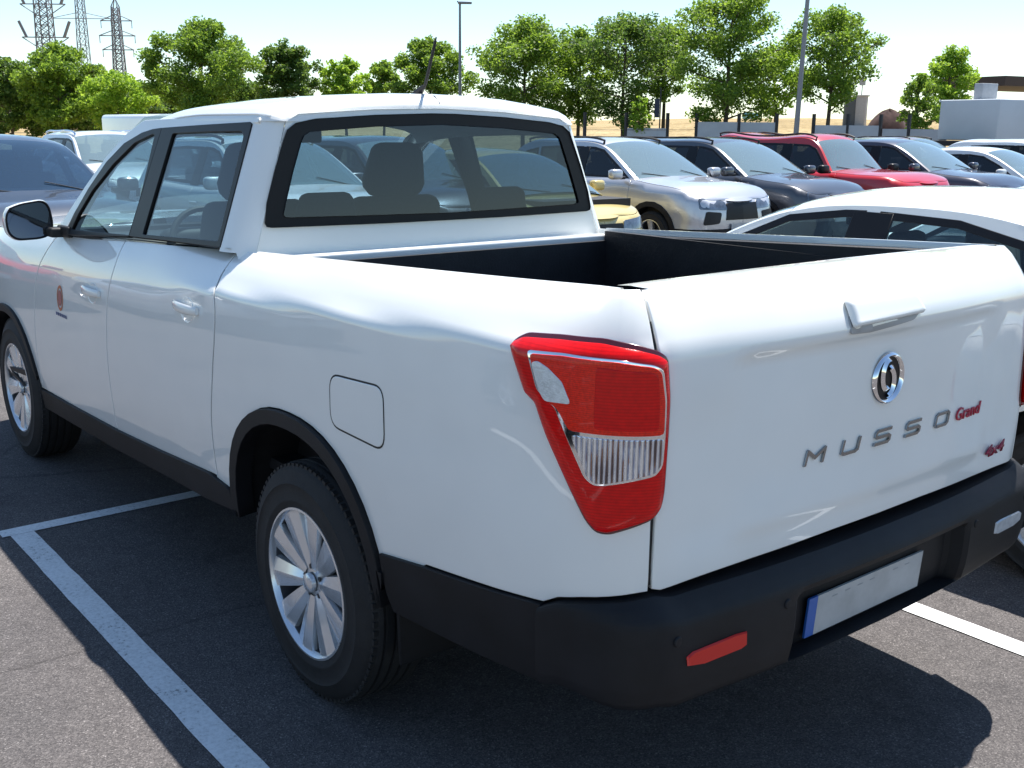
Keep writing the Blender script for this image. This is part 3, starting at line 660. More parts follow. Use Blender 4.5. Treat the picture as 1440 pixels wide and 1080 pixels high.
# ---------------- cab
XR=lambda z:.609+.093*(z-1.428)
def gwx(z): return 1.350-.355*z
def rw(z): return .765-.338*(z-1.428)
def rearS(y,z,off=0.):
    y=np.asarray(y,float); return np.stack([XR(z)-.018*(1-np.clip(np.abs(y)/.76,0,1)**2)-off,y+0*z,z+0*y],-1)
GO=[(.757,1.435),(.745,1.50),(.706,1.61),(.662,1.715),(.648,1.745),(.615,1.768),(.54,1.783),(.30,1.800),(.057,1.809),(-.057,1.809),(-.30,1.800),(-.54,1.783),(-.615,1.768),(-.648,1.745),(-.662,1.715),(-.706,1.61),(-.745,1.50),(-.757,1.435),(-.752,1.424),(-.735,1.420),(-.26,1.416),(.26,1.416),(.735,1.420),(.752,1.424)]
GI=[(.690,1.462),(.678,1.50),(.640,1.609),(.602,1.705),(.590,1.727),(.565,1.742),(.30,1.762),(.0,1.772),(-.30,1.762),(-.565,1.742),(-.590,1.727),(-.602,1.705),(-.640,1.609),(-.678,1.50),(-.690,1.462),(-.685,1.452),(-.67,1.449),(0,1.440),(.67,1.449),(.685,1.452)]
wall=[(rw(1.20),1.20)]+[(rw(z),z) for z in (1.3,1.4,1.5,1.6,1.7,1.775)]+[(.60,1.80),(.3,1.82),(0,1.828),(-.3,1.82),(-.60,1.80)]+[(-rw(z),z) for z in (1.775,1.7,1.6,1.5,1.4,1.3,1.20)]
panel('cab_rear_wall',rearS,wall,WHITE,T,holes=[inset_poly(GO,.02)],res=.05,gap=0,g=.001,depth=.004)
fr=panel('window_surround',rearS,GO,BLACKG,T,holes=[GI],res=.03,gap=0,off=.004,g=.002,depth=.006)
panel('rear_window',rearS,inset_poly(GO,.01),G_REAR,T,res=.06,gap=0,off=.0025,flat=True)
def pil(s):
    m=MB(); zs=np.linspace(0,1,16); tsx=np.linspace(0,1,15)
    def P(k,t):
        zl=1.20+.136*float(sstep(.15,.5,t)); z=zl+(1.786-zl)*k; x0,y0=XR(z),rw(z); y2=gwx(z); x2=.724+.035*(z-1.35)/.42
        cx_,cy_=x0+.012,y2-.006
        a=(1-t)**2; b=2*t*(1-t); c_=t*t
        return (a*x0+b*cx_+c_*x2, s*(a*y0+b*cy_+c_*y2), z)
    m.grid(P,zs,tsx)
    # return flange behind the side-window edge
    return m.solid('rear_pillar',WHITE,T,60)
for s in(1,-1): pil(s)
def roofP(x,t,dz=0.):
    sx=1 if x>.76 else None
    ys=.72 if x>=.76 else .650+.070*math.sqrt(max(0,1-((.76-x)/.1285)**2))
    C_=[(1,0),(.997,.010),(.985,.026),(.955,.046),(.91,.060),(.86,.067),(.7,.083),(.5,.099),(.25,.108),(0,.111)]
    a=abs(t); q=np.interp(a,[k for k in np.linspace(0,1,len(C_))],[c[0] for c in C_[::-1]]); h=np.interp(a,np.linspace(0,1,len(C_)),[c[1] for c in C_[::-1]])
    z=1.775+h
    if x<.74: k=(.74-x)/.1085; z-=.060*(1-math.sqrt(max(0,1-k*k)))*min(1,h/.06)
    if x>1.1: z-=.055*((x-1.1)/.72)**2
    ysx=ys-max(0,x-1.5)*.04
    return (x,math.copysign(1,t)*ysx*q,z+dz)
xs=np.concatenate([.6315+.11*(1-np.cos(np.linspace(0,PI/2,12))),np.linspace(.78,1.80,18)]); tt=np.concatenate([-np.linspace(1,0,37),np.linspace(0,1,37)[1:]])
RP=spline
m=MB(); m.grid(roofP,xs,tt); ROOF=m.solid('roof',WHITE,T,60)
# ditch mouldings along the roof edges
for s in(1,-1):
    m=MB(); m.tube([(x,s*(roofP(x,.80)[1]),roofP(x,.80)[2]+.0005) for x in np.linspace(.665,1.75,20)],.004,6); m.solid('roof_moulding',WHITE,T)
# headliner
m=MB(); m.grid(lambda x,t:(roofP(x,t)[0],roofP(x,t)[1]*.93,roofP(x,t)[2]-.045),np.linspace(.68,1.78,8),np.linspace(-1,1,13)); m.build('headliner',HEADL,T)
# side glass area
AOUT=[(2.56,1.262),(2.47,1.305),(2.36,1.407),(2.275,1.484),(2.103,1.621),(1.928,1.722),(1.80,1.768),(1.76,1.776)]
FRF=[(2.40,1.262),(2.359,1.295),(2.32,1.361),(2.22,1.477),(2.083,1.597),(1.926,1.680),(1.752,1.726),(1.644,1.741),(1.548,1.747)]
GLF=[(2.300,1.288),(2.262,1.365),(2.166,1.471),(1.989,1.594),(1.804,1.687),(1.631,1.724),(1.600,1.724),(1.556,1.322)]
FRR=[(1.543,1.747),(1.15,1.760),(.758,1.771),(.740,1.765),(.723,1.351),(1.15,1.336),(1.578,1.320)]
GLR=[(1.422,1.729),(1.1,1.738),(.800,1.742),(.775,1.728),(.748,1.366),(1.1,1.350),(1.445,1.334)]
def gS(x,z,off=0.): 
    x=np.asarray(x,float); return np.stack([x+0*z,gwx(z)+off-.03*np.clip(x-1.6,0,2)*0,z+0*x],-1)
panel('front_pillar',gS,AOUT+[(1.5,1.782),(.70,1.784),(.70,1.773),(.758,1.771),(1.15,1.760)]+FRF[::-1],WHITE,T,sides=(1,-1),res=.04,gap=0,off=0.,g=.004,depth=.05)
panel('window_frame',gS,FRF+[(1.585,1.318)],BLACKG,T,holes=[rnd(GLF,.012,2)],sides=(1,-1),res=.04,gap=0,off=.003,depth=.02)
panel('window_frame',gS,FRR,BLACKG,T,holes=[rnd(GLR,.014,2)],sides=(1,-1),res=.04,gap=0,off=.003,depth=.02)
panel('side_window',gS,inset_poly(rnd(GLF,.012,2),-.006),G_SIDE,T,sides=(1,-1),res=.1,gap=0,off=-.006,flat=True)
panel('side_window',gS,inset_poly(rnd(GLR,.014,2),-.006),G_SIDE,T,sides=(1,-1),res=.1,gap=0,off=-.006,flat=True)
for s in(1,-1):   # waist moulding closing the step between glass and door skin
    m=MB(); m.grid(lambda x,k:(x,s*((gwx(float(zr(x)))-.004) if k==0 else float(body(np.array([x]),np.array([zr(x)]),0)[0][1])-.001),float(zr(x))+(.006 if k==0 else -.001)),np.linspace(.66,2.6,30),(0,1)); m.solid('waist_moulding',BLACKG,T)
# windscreen
def wsP(t,a):
    q=[(2.56,1.250),(2.36,1.407),(2.103,1.621),(1.928,1.722),(1.79,1.790)]
    x=np.interp(t,np.linspace(0,1,5),[k[0] for k in q]); z=np.interp(t,np.linspace(0,1,5),[k[1] for k in q]); y=gwx(z)-.004
    c=(1-abs(a)**2.4); return (x+.10*c,a*y,z+.055*c*(.3+t*.7))
m=MB(); m.grid(wsP,np.linspace(0,1,13),np.linspace(-1,1,21)); m.build('windscreen',G_WIND,T)
# bonnet and front end
def hoodP(x,t):
    P=body(np.array([x]),np.array([float(zr(plan(x)[0]))-.001]),0)[0]; return (P[0],t*P[1],P[2]+.055*(1-abs(t)**3)*min(1,(4.15-P[0])/.3))
m=MB(); m.grid(hoodP,np.linspace(2.50,4.02,26),np.linspace(-1,1,25)); m.solid('bonnet',WHITE,T,60)
UF=float(UMAX)
panel('front_bumper',body,[(3.9,.62),(3.78,.52),(3.78,.36),(UF,.36),(UF,.74),(3.9,.74)],WHITE,T,sides=(1,-1),res=.08,gap=0)
panel('headlight',body,rnd([(3.92,.76),(4.42,.78),(4.42,.93),(3.92,1.0)],.03,3),CLEARL,T,sides=(1,-1),res=.06,off=.006,gap=0)
panel('front_panel',body,[(3.9,.74),(UF,.74),(UF,1.12),(4.1,1.14),(3.9,float(zr(3.9)))],WHITE,T,sides=(1,-1),res=.08,gap=0)
panel('grille',body,[(4.45,.78),(UF,.78),(UF,.98),(4.45,.96)],BLACKG,T,sides=(1,-1),res=.06,gap=0,off=.008)
# antenna and its foot
m=MB(); m.tube([(.80,.0,1.880),(.765,0,1.902),(.74,0,1.915)],[.020,.013,.006],10); m.tube([(.742,0,1.905),(.66,0,2.09)],[.0045,.003],8); m.tube([(.735,0,1.92),(.665,0,2.078)],[.0062,.0058],8)
m.solid('antenna',BLACKM,T)
m=MB(); m.tube([(.80,.0,1.884),(.67,0,1.876),(.640,0,1.85)],.0025,6); m.solid('roof_seam',M('seam_sealer',(.35,.36,.38),.6),T)
# door handles
def dhandle(xc,zc,L,s):
    h=empty('door_handle',parent=T); 
    cu=[(xc+math.cos(t)*.062-.0,zc-.004+math.sin(t)*.044) for t in np.linspace(0,2*PI,25)[:-1]]
    def dish(u,v,off=0.):
        d=np.hypot((u-xc)/.062,(v-zc+.004)/.044); return body(u,v,off-.012*np.clip(1-d**2,0,1))
    panel('handle_dish',dish,cu,WHITE,h,res=.008,gap=0,off=.0015,g=.001,depth=.003,sides=(s,))
    m=MB(); N=16; vs=[];fs=[]
    for i in range(N+1):
        q=i/N; x=xc+L/2-q*L; o=.030*math.sin(PI*min(1,max(0,.04+q*.92)))**.45; th=.014+.005*math.sin(PI*q)
        P=Vector(tuple(body(np.array([x]),np.array([zc+.006]),0)[0]))
        for k in range(8):
            t=2*PI*k/8; vs.append((P.x,s*(P.y+o-.004+.007*math.cos(t)),P.z+th*math.sin(t)))
    for i in range(N):
        for k in range(8): fs.append((i*8+k,i*8+(k+1)%8,(i+1)*8+(k+1)%8,(i+1)*8+k))
    m.add(vs,fs+[tuple(range(8)),tuple(range(N*8,N*8+8))]); m.solid('handle_grip',WHITE,h,60)
for s in(1,-1): dhandle(.840,1.126,.215,s); dhandle(1.880,1.058,.215,s)
# faded round emblem and small lettering on the front door
def bP(x,z,o): return Vector(tuple(body(np.array([x]),np.array([z]),o)[0]))
dc=empty('door_emblem',parent=T)
for i,(r0,r1,mm) in enumerate(((.052,.040,M('emblem_orange',(.55,.16,.07),.5)),(.032,.0,M('emblem_faded_red',(.42,.13,.12),.5)))):
    m=MB(); vs=[];N=28
    for k in range(N):
        t=2*PI*k/N; vs+=[bP(2.335+r0*.85*math.cos(t),.975+r0*math.sin(t)*1.15,.0016+.0003*i),bP(2.335+r1*.85*math.cos(t),.975+r1*1.15*math.sin(t),.0016+.0003*i)]
    m.add(vs,[(2*k,2*((k+1)%N),2*((k+1)%N)+1,2*k+1) for k in range(N)]); m.build('emblem_ring',mm,dc,False)
m=MB()
for k in range(6):
    x=2.405-.028*k; m.add([bP(x,.889,.002),bP(x-.02,.889,.002),bP(x-.02,.904,.002),bP(x,.904,.002)],[(0,1,2,3)])
m.build('small_blue_print',M('print_blue',(.09,.12,.25),.5),dc,False)
# door mirrors
for s in(1,-1):
    MR=empty('door_mirror',parent=T)
    O=[(1.108,1.385),(1.06,1.402),(1.00,1.412),(.958,1.412),(.938,1.395),(.926,1.352),(.924,1.29),(.940,1.257),(.965,1.243),(1.04,1.236),(1.09,1.240),(1.118,1.262),(1.130,1.31),(1.126,1.355)]
    O=spline(O+[O[0]],4)[:-1]; cy,cz=O.mean(0); n=len(O); vs=[];fs=[]
    prm=[(0,1.0,0),(.015,1.03,0),(.05,1.0,0),(.09,.86,0),(.115,.62,0),(.128,.3,0),(.13,.02,0)]
    for d,k,_ in prm: vs+=[(2.47+d,s*(cy+(a-cy)*k),cz+(b-cz)*k) for a,b in O]
    for j in range(len(prm)-1): fs+=[(j*n+i,j*n+(i+1)%n,(j+1)*n+(i+1)%n,(j+1)*n+i) for i in range(n)]
    m=MB(); m.add(vs,fs); m.solid('mirror_shell',WHITE,MR,50)
    vs=[];fs=[]
    for d,k in ((.004,1.0),(-.003,.985),(-.004,.95),(.004,.90)): vs+=[(2.47+d,s*(cy+(a-cy)*k),cz+(b-cz)*k) for a,b in O]
    for j in range(3): fs+=[(j*n+i,j*n+(i+1)%n,(j+1)*n+(i+1)%n,(j+1)*n+i) for i in range(n)]
    m=MB(); m.add(vs,fs); m.solid('mirror_rim',BLACKG,MR,50)
    m=MB(); m.add([(2.474-.010*s*((a-cy)*.6)*s,s*(cy+(a-cy)*.91),cz+(b-cz)*.91) for a,b in O],[tuple(range(n))]); m.build('mirror_glass',M('mirror_silver',(.17,.19,.23),.03,metal=1),MR,False)
    m=MB(); m.box((2.46,s*.905,1.268),(.10,.10,.045),bev=.012); m.box((2.40,s*.892,1.275),(.16,.03,.05),bev=.01); m.solid('mirror_arm',BLACKM,MR)
# ---------------- cabin
CAB=T
m=MB(); m.box((1.5,0,.62),(2.2,1.66,.04)); m.box((.66,0,.95),(.03,1.5,.80))
for s in(1,-1): m.box((1.6,s*.86,.95),(1.9,.03,.66)); m.box((1.6,s*.845,1.26),(1.85,.07,.05),bev=.02)
m.box((2.45,0,.95),(.1,1.66,.66)); m.solid('cabin_lining',TRIM,CAB)
m=MB(); m.box((2.22,0,1.16),(.55,1.62,.20),bev=.06); m.box((2.02,.40,1.24),(.12,.38,.12),bev=.05); m.box((2.0,0,1.02),(.16,.34,.42),bev=.04); m.solid('dashboard',TRIM,CAB)
def seat(x,y,wd,hx=.14,top=1.33,hr=(.25,.20,.10),ht=1.44,lean=14):
    S=empty('seat',(x,y,.62),parent=CAB); rot=Matrix.Rotation(R(-lean),3,'Y')
    m=MB(); m.box((.24,0,.22),(.50,wd,.16),bev=.05); m.box((.22,0,.08),(.4,wd*.8,.14)); m.solid('seat_base',CLOTH,S,60)
    hgt=top-.62-.16; m=MB(); m.box((-.02-.12*hgt,0,.18+hgt/2),(hx,wd,hgt),rot,taper=.86,bev=.055); m.solid('seat_back',CLOTH,S,60)
    zz=ht-.62; m=MB(); m.box((-.06-.12*zz*.9,0,zz),(hr[2],hr[0],hr[1]),rot,bev=min(.07,hr[1]*.4),taper=.86); m.solid('headrest',CLOTH,S,60)
    m=MB()
    for k in(-1,1): m.tube([(-.05-.12*zz*.8,k*.06,zz-.20),(-.05-.12*zz*.9,k*.06,zz-.04)],.006,6)
    m.solid('headrest_stalk',CHROME,S)
for y in(.38,-.32): seat(1.62,y,.54,top=1.44,hr=(.31,.25,.15),ht=1.57)
for y,wd in((.36,.62),(-.50,.66)): seat(1.04,y,wd,hx=.13,top=1.30,hr=(.27,.15,.10),ht=1.44,lean=10)
m=MB(); vs=[];fs=[]; N=36; Mx=Matrix.Translation((1.93,.38,1.22))@Matrix.Rotation(R(-62),4,'Y')
for i in range(N):
    a=2*PI*i/N
    for k in range(8):
        b=2*PI*k/8; vs.append(Mx@Vector(((.185+.015*math.cos(b))*math.cos(a),(.185+.015*math.cos(b))*math.sin(a),.015*math.sin(b))))
for i in range(N):
    for k in range(8): fs.append((i*8+k,((i+1)%N)*8+k,((i+1)%N)*8+(k+1)%8,i*8+(k+1)%8))
m.add(vs,fs); m.box((1.94,.38,1.22),(.05,.14,.10),Matrix.Rotation(R(-28),3,'Y'),bev=.02); m.box((1.94,.38,1.225),(.02,.34,.03),Matrix.Rotation(R(-28),3,'Y')); m.solid('steering_wheel',BLACKM,CAB)
m=MB(); m.box((1.78,0,1.72),(.03,.24,.07),bev=.012); m.solid('interior_mirror',BLACKM,CAB)
# ------------------------------------------------------------------ other parked cars
SHELLM={}
WSCR=glass('sky_lit_windscreen',(.45,.55,.56),base=.26,painted_sheen=.30,sheen_col=(.46,.64,.64))  # teal diffuse share paints the reflected sky into the screen
def car(name,label,cat,loc,rz,col,P,group='other cars parked in the rows',metal=.0,detail=True,glassm=None,plate=True):
    """local +x = nose; P: L,W,H and profile tables"""
    L,Wd,H=P['L'],P['W'],P['H']; hw=Wd/2; wb=P['wb']; fo=P['fo']; Rw=P['Rw']
    root=empty(name,loc,rz,label,cat,group)
    key=tuple(col)+(metal,)
    if key not in SHELLM: SHELLM[key]=paint('car_paint',col,metal,.32)
    PT=SHELLM[key]; res=.09
    xf=L/2; xr=-L/2; ax_f=xf-fo; ax_r=ax_f-wb
    pl=spline([(xf,0),(xf-.02,hw*.45),(xf-.09,hw*.78),(xf-.30,hw*.94),(xf-.75,hw*.995),(ax_f-.6,hw),(0,hw),(ax_r+.3,hw),(xr+.75,hw*.99),(xr+.28,hw*.93),(xr+.08,hw*.80),(xr+.015,hw*.5),(xr,0)],40)
    ar=np.r_[0,np.cumsum(np.sqrt((np.diff(pl,axis=0)**2).sum(1)))]; i0=np.argmin(abs(pl[:,0])); U=-(ar-ar[i0])
    U1,U0=float(U[0]),float(U[-1])
    def plan_(u): return np.interp(u,U[::-1],pl[::-1,0]),np.interp(u,U[::-1],pl[::-1,1])
    tb=np.array(P['top'],float); tq=spline(sorted([(x*1.0,z) for x,z in tb]),12)
    def zt_(x): return np.interp(x,tq[:,0],tq[:,1])
    ip=prof([(-.03,.12),(0,.085),(.015,.062),(.05,.040),(.11,.022),(.2,.008),(.32,.0),(.42,.006),(.52,.0),(.68,.02),(.8,.045),(1.1,.12)])
    def S(u,z,off=0.):
        u=np.asarray(u,float); z=np.asarray(z,float); e=.008; x,y=plan_(u); xa,ya=plan_(u-e); xb,yb=plan_(u+e); tx,ty=xb-xa,yb-ya; l=np.hypot(tx,ty)+1e-12; nx,ny=-ty/l,tx/l
        s=zt_(x)-z; ins=ip(np.minimum(s,1.0))-off; return np.stack([x-nx*ins,y-ny*ins,z+0*x],-1)
    def uo(x): # u on the flank for local x
        return float(np.interp(-x,-pl[:,0],U))
    zb=P.get('zb',.24); zc=zb+.13
    top_=lambda a,b,n:[(u,float(zt_(plan_(u)[0]))) for u in np.linspace(a,b,n)]
    rx=Rw+.075; 
    def arch(c,x0,x1): return [(uo(c+rx*math.cos(t)),max(zb,Rw+.0+ (rx+.005)*math.sin(t))) for t in np.linspace(x0,x1,13)]
    uf,ur=ax_f,ax_r
    aR=arch(ur,-.35,PI+.35)[::-1]; aF=arch(uf,-.35,PI+.35)[::-1]   # rear->front
    low=[(U0,zb)]+aR+aF+[(U1,zb)]
    # flank in pieces: rear quarter, rear door, front door, wing+nose
    d0=P['doors'][0];d1=P['doors'][1];d2=P['doors'][2]   # x of rear-door rear edge, b-pillar, front-door front edge
    def cut(a,b):
        pts=[p for p in low if a<p[0]<b]; return [(a,zb if not pts or True else 0)]+pts+[(b,zb)]
    def piece(nm,a,b,n): 
        lw=[p for p in low if a<p[0]<b]; lz=lambda u_: zb if not any(abs(u_-uo(c))<rx for c in (uf,ur)) else min(float(zt_(plan_(u_)[0]))-.15,Rw+math.sqrt(max(0,rx*rx-min((u_-uo(c))**2 for c in (uf,ur)))))
        return panel(nm,S,[(a,lz(a))]+lw+[(b,lz(b))]+top_(b,a,n),PT,root,sides=(1,-1),res=res,gap=.006,g=.003,depth=.02)
    piece('rear_quarter',U0,d0,24); piece('rear_door',d0,d1,5); piece('front_door',d1,d2,5); piece('front_wing',d2,U1,30)
    m=MB()
    m.box(((xf+xr)/2,0,.62),(L*.84,Wd*.80,.62)); m.box(((xf+xr)/2,0,.36),(L*.72,Wd*.93,.20)) if False else None
    m.build('inner_body',BLACKM,root,False)
    for c in (ax_f,ax_r):
        for s in(1,-1):
            m=MB(); ts_=np.linspace(-.35,PI+.35,16); m.grid(lambda t,k:(c+(rx-.002)*math.cos(t),s*(hw-.012 if k==0 else hw-.30),Rw+(rx)*math.sin(t)),ts_,(0,1)); m.add([(c+rx*math.cos(t),s*(hw-.30),Rw+rx*math.sin(t)) for t in ts_],[tuple(range(16))]); m.build('wheel_well',BLACKM,root,False)
    # lower cladding
    cl=P.get('clad',.10); 
    if cl:
        CM=PLASTIC if P.get('suv') else PT
        for nm,a,b in (('lower_bumper',U0,uo(ax_r-rx)),('sill',uo(ax_r+rx),uo(ax_f-rx)),('lower_bumper',uo(ax_f+rx),U1)):
            panel(nm,S,[(a,zb-.04),(b,zb-.04),(b,zb+cl+(.12 if nm=='lower_bumper' else 0)),(a,zb+cl+(.12 if nm=='lower_bumper' else 0))],PLASTIC,root,sides=(1,-1),res=.12,off=.010,gap=0)
        if P.get('suv'):
            for c in(ax_r,ax_f):
                o_=[(uo(c+(rx+.05)*math.cos(t)),max(zb,Rw+(rx+.055)*math.sin(t))) for t in np.linspace(-.3,PI+.3,14)]; i_=[(uo(c+(rx-.015)*math.cos(t)),max(zb,Rw+(rx-.012)*math.sin(t))) for t in np.linspace(-.3,PI+.3,14)]
                panel('arch_trim',S,o_+i_[::-1],PLASTIC,root,sides=(1,-1),res=.12,off=.014,gap=0)
    # bonnet and boot lids
    gh=P['gh']  # greenhouse outline (x,z) cowl -> roof -> tail
    xc,xt=gh[0][0],gh[-1][0]
    def lid(a,b,n,cr):
        def f(u,t):
            p=S(np.array([u]),np.array([zt_(plan_(u)[0])-.001]),0)[0]; k=min(1,abs(p[0]-(xf if a>0 else xr))/.35)**.6; return (p[0],t*p[1],p[2]+cr*(1-abs(t)**3)*k)
        return f,np.linspace(a,b,n)
    f,us=lid(uo(xc-.15),U1-.30,20,P.get('hc',.05)); m=MB(); m.grid(f,us,np.linspace(-1,1,17))
    e=S(np.array([U1-.30]),np.array([zt_(plan_(U1-.30)[0])]),0)[0]
    m.grid(lambda a,t:(e[0]+(xf-.035-e[0])*a*(1-abs(t)**3),t*e[1],e[2]+P.get('hc',.05)*(1-abs(t)**3)*(1-a)*min(1,abs(e[0]-xf)/.35)**.6-.02*a*(1-abs(t)**3)),np.linspace(0,1,4),np.linspace(-1,1,17))
    m.solid('bonnet',PT,root,40)
    f,us=lid(uo(xt+.12),U0+.30,10,.02); m=MB(); m.grid(f,us,np.linspace(-1,1,13)); m.solid('boot_lid',PT,root,40)
    # greenhouse
    zbelt=P['belt']; lean=P.get('lean',.42); 
    def gy(z): return hw-.075-lean*(z-zbelt)
    G=spline(gh,10)
    def gS(x,z,off=0.): x=np.asarray(x,float); return np.stack([x+0*z,gy(z)+off-.06*((x-(xc+xt)/2)/(xc-xt)*2)**4*.6,z+0*x],-1)
    outl=[tuple(q) for q in G]; outer=outl+[(xt,zbelt-.08),(xc,zbelt-.08)]
    outer=[(xc+.02,zbelt-.08)]+outl+[(xt-.02,zbelt-.08)]
    wins=P['wins']; GM=glassm or G_SIDE
    panel('cab_side',gS,outer,PT,root,holes=[w_ for w_ in wins],sides=(1,-1),res=.09,gap=0,g=.004,depth=.03)
    for w_ in wins:
        panel('window_trim',gS,inset_poly(w_,-.018),BLACKG,root,holes=[inset_poly(w_,.012)],sides=(1,-1),res=.1,gap=0,off=.004,g=.002,depth=.006)
        panel('side_window',gS,w_,GM,root,sides=(1,-1),res=.2,gap=0,off=.0015,flat=True)
    bp=[(d1-.10+0,zbelt+.03),(d1+.12,zbelt+.03),(d1+.09,wins[0][-2][1]+.012),(d1-.11,wins[1][1][1]+.012)]
    panel('door_pillar',gS,bp,BLACKG,root,sides=(1,-1),res=.2,gap=0,off=.006)
    d=np.diff(G,axis=0); d=np.vstack([d,d[-1:]]); nn=np.stack([-d[:,1],d[:,0]],1); nn/=np.linalg.norm(nn,axis=1)[:,None]; nn*=np.where(nn[:,1:2]<0,-1,1) if True else 1
    cr=P.get('cr',.05)
    def cap(i,t,off=0):
        x,z=G[i]; y=float(gS(np.array([x]),np.array([z]),0)[0][1]); c=cr*(1-t*t)+.022*(1-abs(t)**10)+off; return (x+nn[i][0]*c,t*y,z+nn[i][1]*c)
    iA=P['iA'];iC=P['iC']  # indices (in gh points) where windscreen / roof / backlight meet
    a,c_=iA*10,iC*10
    tt=np.concatenate([-np.cos(np.linspace(0,PI/2,9)),np.cos(np.linspace(PI/2,0,9))[1:]])
    roofm=PT if not P.get('glassroof') else PT
    m=MB(); m.grid(lambda i,t:cap(int(i),t),range(a,c_+1),tt); m.solid('roof',roofm,root,50)
    if P.get('glassroof'): m=MB(); m.grid(lambda i,t:cap(int(i),t*.86,.004),range(a+1,c_-1),tt); m.build('glass_roof',M('smoked_roof_glass',(.25,.30,.36),.08,coat=1),root)
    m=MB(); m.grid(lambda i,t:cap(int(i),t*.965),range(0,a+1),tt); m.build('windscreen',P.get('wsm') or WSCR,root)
    m=MB(); m.grid(lambda i,t:cap(int(i),t*.95),range(c_,len(G)),tt); m.build('rear_window',P.get('bsm') or G_REAR,root)
    for s in(1,-1):
        for nm,i0_,i1_ in (('screen_pillar',0,a),('tail_pillar',c_,len(G)-1)):
            m=MB(); m.grid(lambda i,k:cap(int(i),s*(1-.05*k),.002),range(i0_,i1_+1),(0,.5,1)); m.solid(nm,PT,root,50)
    m=MB(); x0,x1=G[-1][0]+.3,G[0][0]-.25; m.box(((x0+x1)/2,0,zbelt-.12),((x1-x0),Wd*.82,.10)); m.build('cabin_floor',TRIM,root,False)
    for y in(.36,-.36):
        for xx in (P.get('seatx',-.15),P.get('seatx',-.15)-.85):
            m=MB(); m.box((xx,y,zbelt+.02),(.14,.46,.36),bev=.05); m.solid('seat',CLOTH,root,50); m=MB(); m.box((xx-.05,y,min(H-.17,zbelt+.28)),(.09,.25,.17),bev=.04); m.solid('headrest',CLOTH,root,50)
    m=MB(); m.box((xc-.28,0,zbelt-.02),(.5,Wd*.78,.13),bev=.04); m.solid('dashboard',TRIM,root,50)
    m=MB(); ii=a+6; m.box((G[a][0]+.22*0+.02,0,G[a][1]-.06),(.03,.22,.06),bev=.01); m.solid('interior_mirror',BLACKM,root)
    # face
    hz=P.get('hz',.70)
    panel('headlight',S,rnd([(U1-.78,hz-.01),(U1-.30,hz-.03),(U1-.34,hz+.09),(U1-.80,hz+.13)],.02,2),HLAMP,root,sides=(1,-1),res=.1,off=.006,gap=0)
    if P.get('grille',True): panel('grille',S,[(U1-.33,hz-.16),(U1,hz-.16),(U1,hz+.06),(U1-.30,hz+.06)],BLACKG,root,sides=(1,-1),res=.1,off=.008,gap=0)
    panel('lower_intake',S,[(U1-.42,zb+.02),(U1,zb+.02),(U1,zb+.15),(U1-.36,zb+.15)],BLACKM,root,sides=(1,-1),res=.1,off=.014,gap=0)
    if P.get('suv'): panel('fog_pocket',S,rnd([(U1-.72,hz-.22),(U1-.46,hz-.20),(U1-.42,hz-.06),(U1-.68,hz-.04)],.03,2),BLACKM,root,sides=(1,-1),res=.1,off=.012,gap=0)
    panel('taillight',S,rnd([(U0+.30,hz+.02),(U0+.78,hz+.04),(U0+.74,hz+.17),(U0+.28,hz+.15)],.02,2),RED,root,sides=(1,-1),res=.1,off=.006,gap=0)
    if P.get('bars'):
        for dz_ in (.0,.055): panel('grille_bar',S,[(U1-.30,hz-.08+dz_),(U1,hz-.08+dz_),(U1,hz-.068+dz_),(U1-.29,hz-.068+dz_)],CHROME,root,sides=(1,-1),res=.1,off=.014,gap=0)
    for s in (1,-1):
        q0=cap(0,s*.50+.32,.010); q1=cap(3,s*.50-.30,.012); m=MB(); m.tube([q0,q1],.005,5); m.solid('wiper',BLACKM,root)
    m=MB(); m.box((xf+.012,0,hz-.26),(.01,.50,.10)); m.solid('number_plate',PLATEM,root)
    for s in(1,-1):
        mr=empty('door_mirror',(d2-.12,s*(hw-.03),zbelt+.07),parent=root)
        m=MB(); m.box((0,s*.15,.03),(.13,.21,.14),bev=.045); m.solid('mirror_shell',P.get('mirm') or PT,mr,60); m=MB(); m.box((-.066,s*.15,.03),(.006,.16,.10)); m.solid('mirror_glass',CHROME,mr); m=MB(); m.box((0,s*.03,-.02),(.07,.10,.04),bev=.01); m.solid('mirror_arm',BLACKM,mr)
        for x in (d1+.16,d0+.16):
            q=S(np.array([x]),np.array([zbelt-.16]),.012)[0]; m=MB(); m.box((q[0],s*q[1],q[2]),(.19,.03,.032),bev=.012); m.solid('door_handle',PT if not P.get('chromeh') else CHROME,root)
        wheel(root,ax_f,s,hw-.012,Rw,Rw,Rw*.66,.2,'five',full=False,mats=P.get('wm')); wheel(root,ax_r,s,hw-.012,Rw,Rw,Rw*.66,.2,'five',full=False,mats=P.get('wm'))
        if P.get('rails'):
            m=MB(); idx=[i for i in range(a+1,c_-1)]; pts=[Vector(cap(i,s*.90,.045)) for i in idx]; pts=[Vector(cap(idx[0],s*.90,.0))]+pts+[Vector(cap(idx[-1],s*.90,.0))]; m.tube(pts,.018,6); m.solid('roof_rail',P.get('railm') or BLACKM,root,60)
    if P.get('fin'): m=MB(); i=c_-3; p=cap(i,0); m.tube([(p[0]+.1,0,p[2]),(p[0]-.02,0,p[2]+.055)],[.03,.008],6); m.solid('aerial_fin',PT,root)
    return root
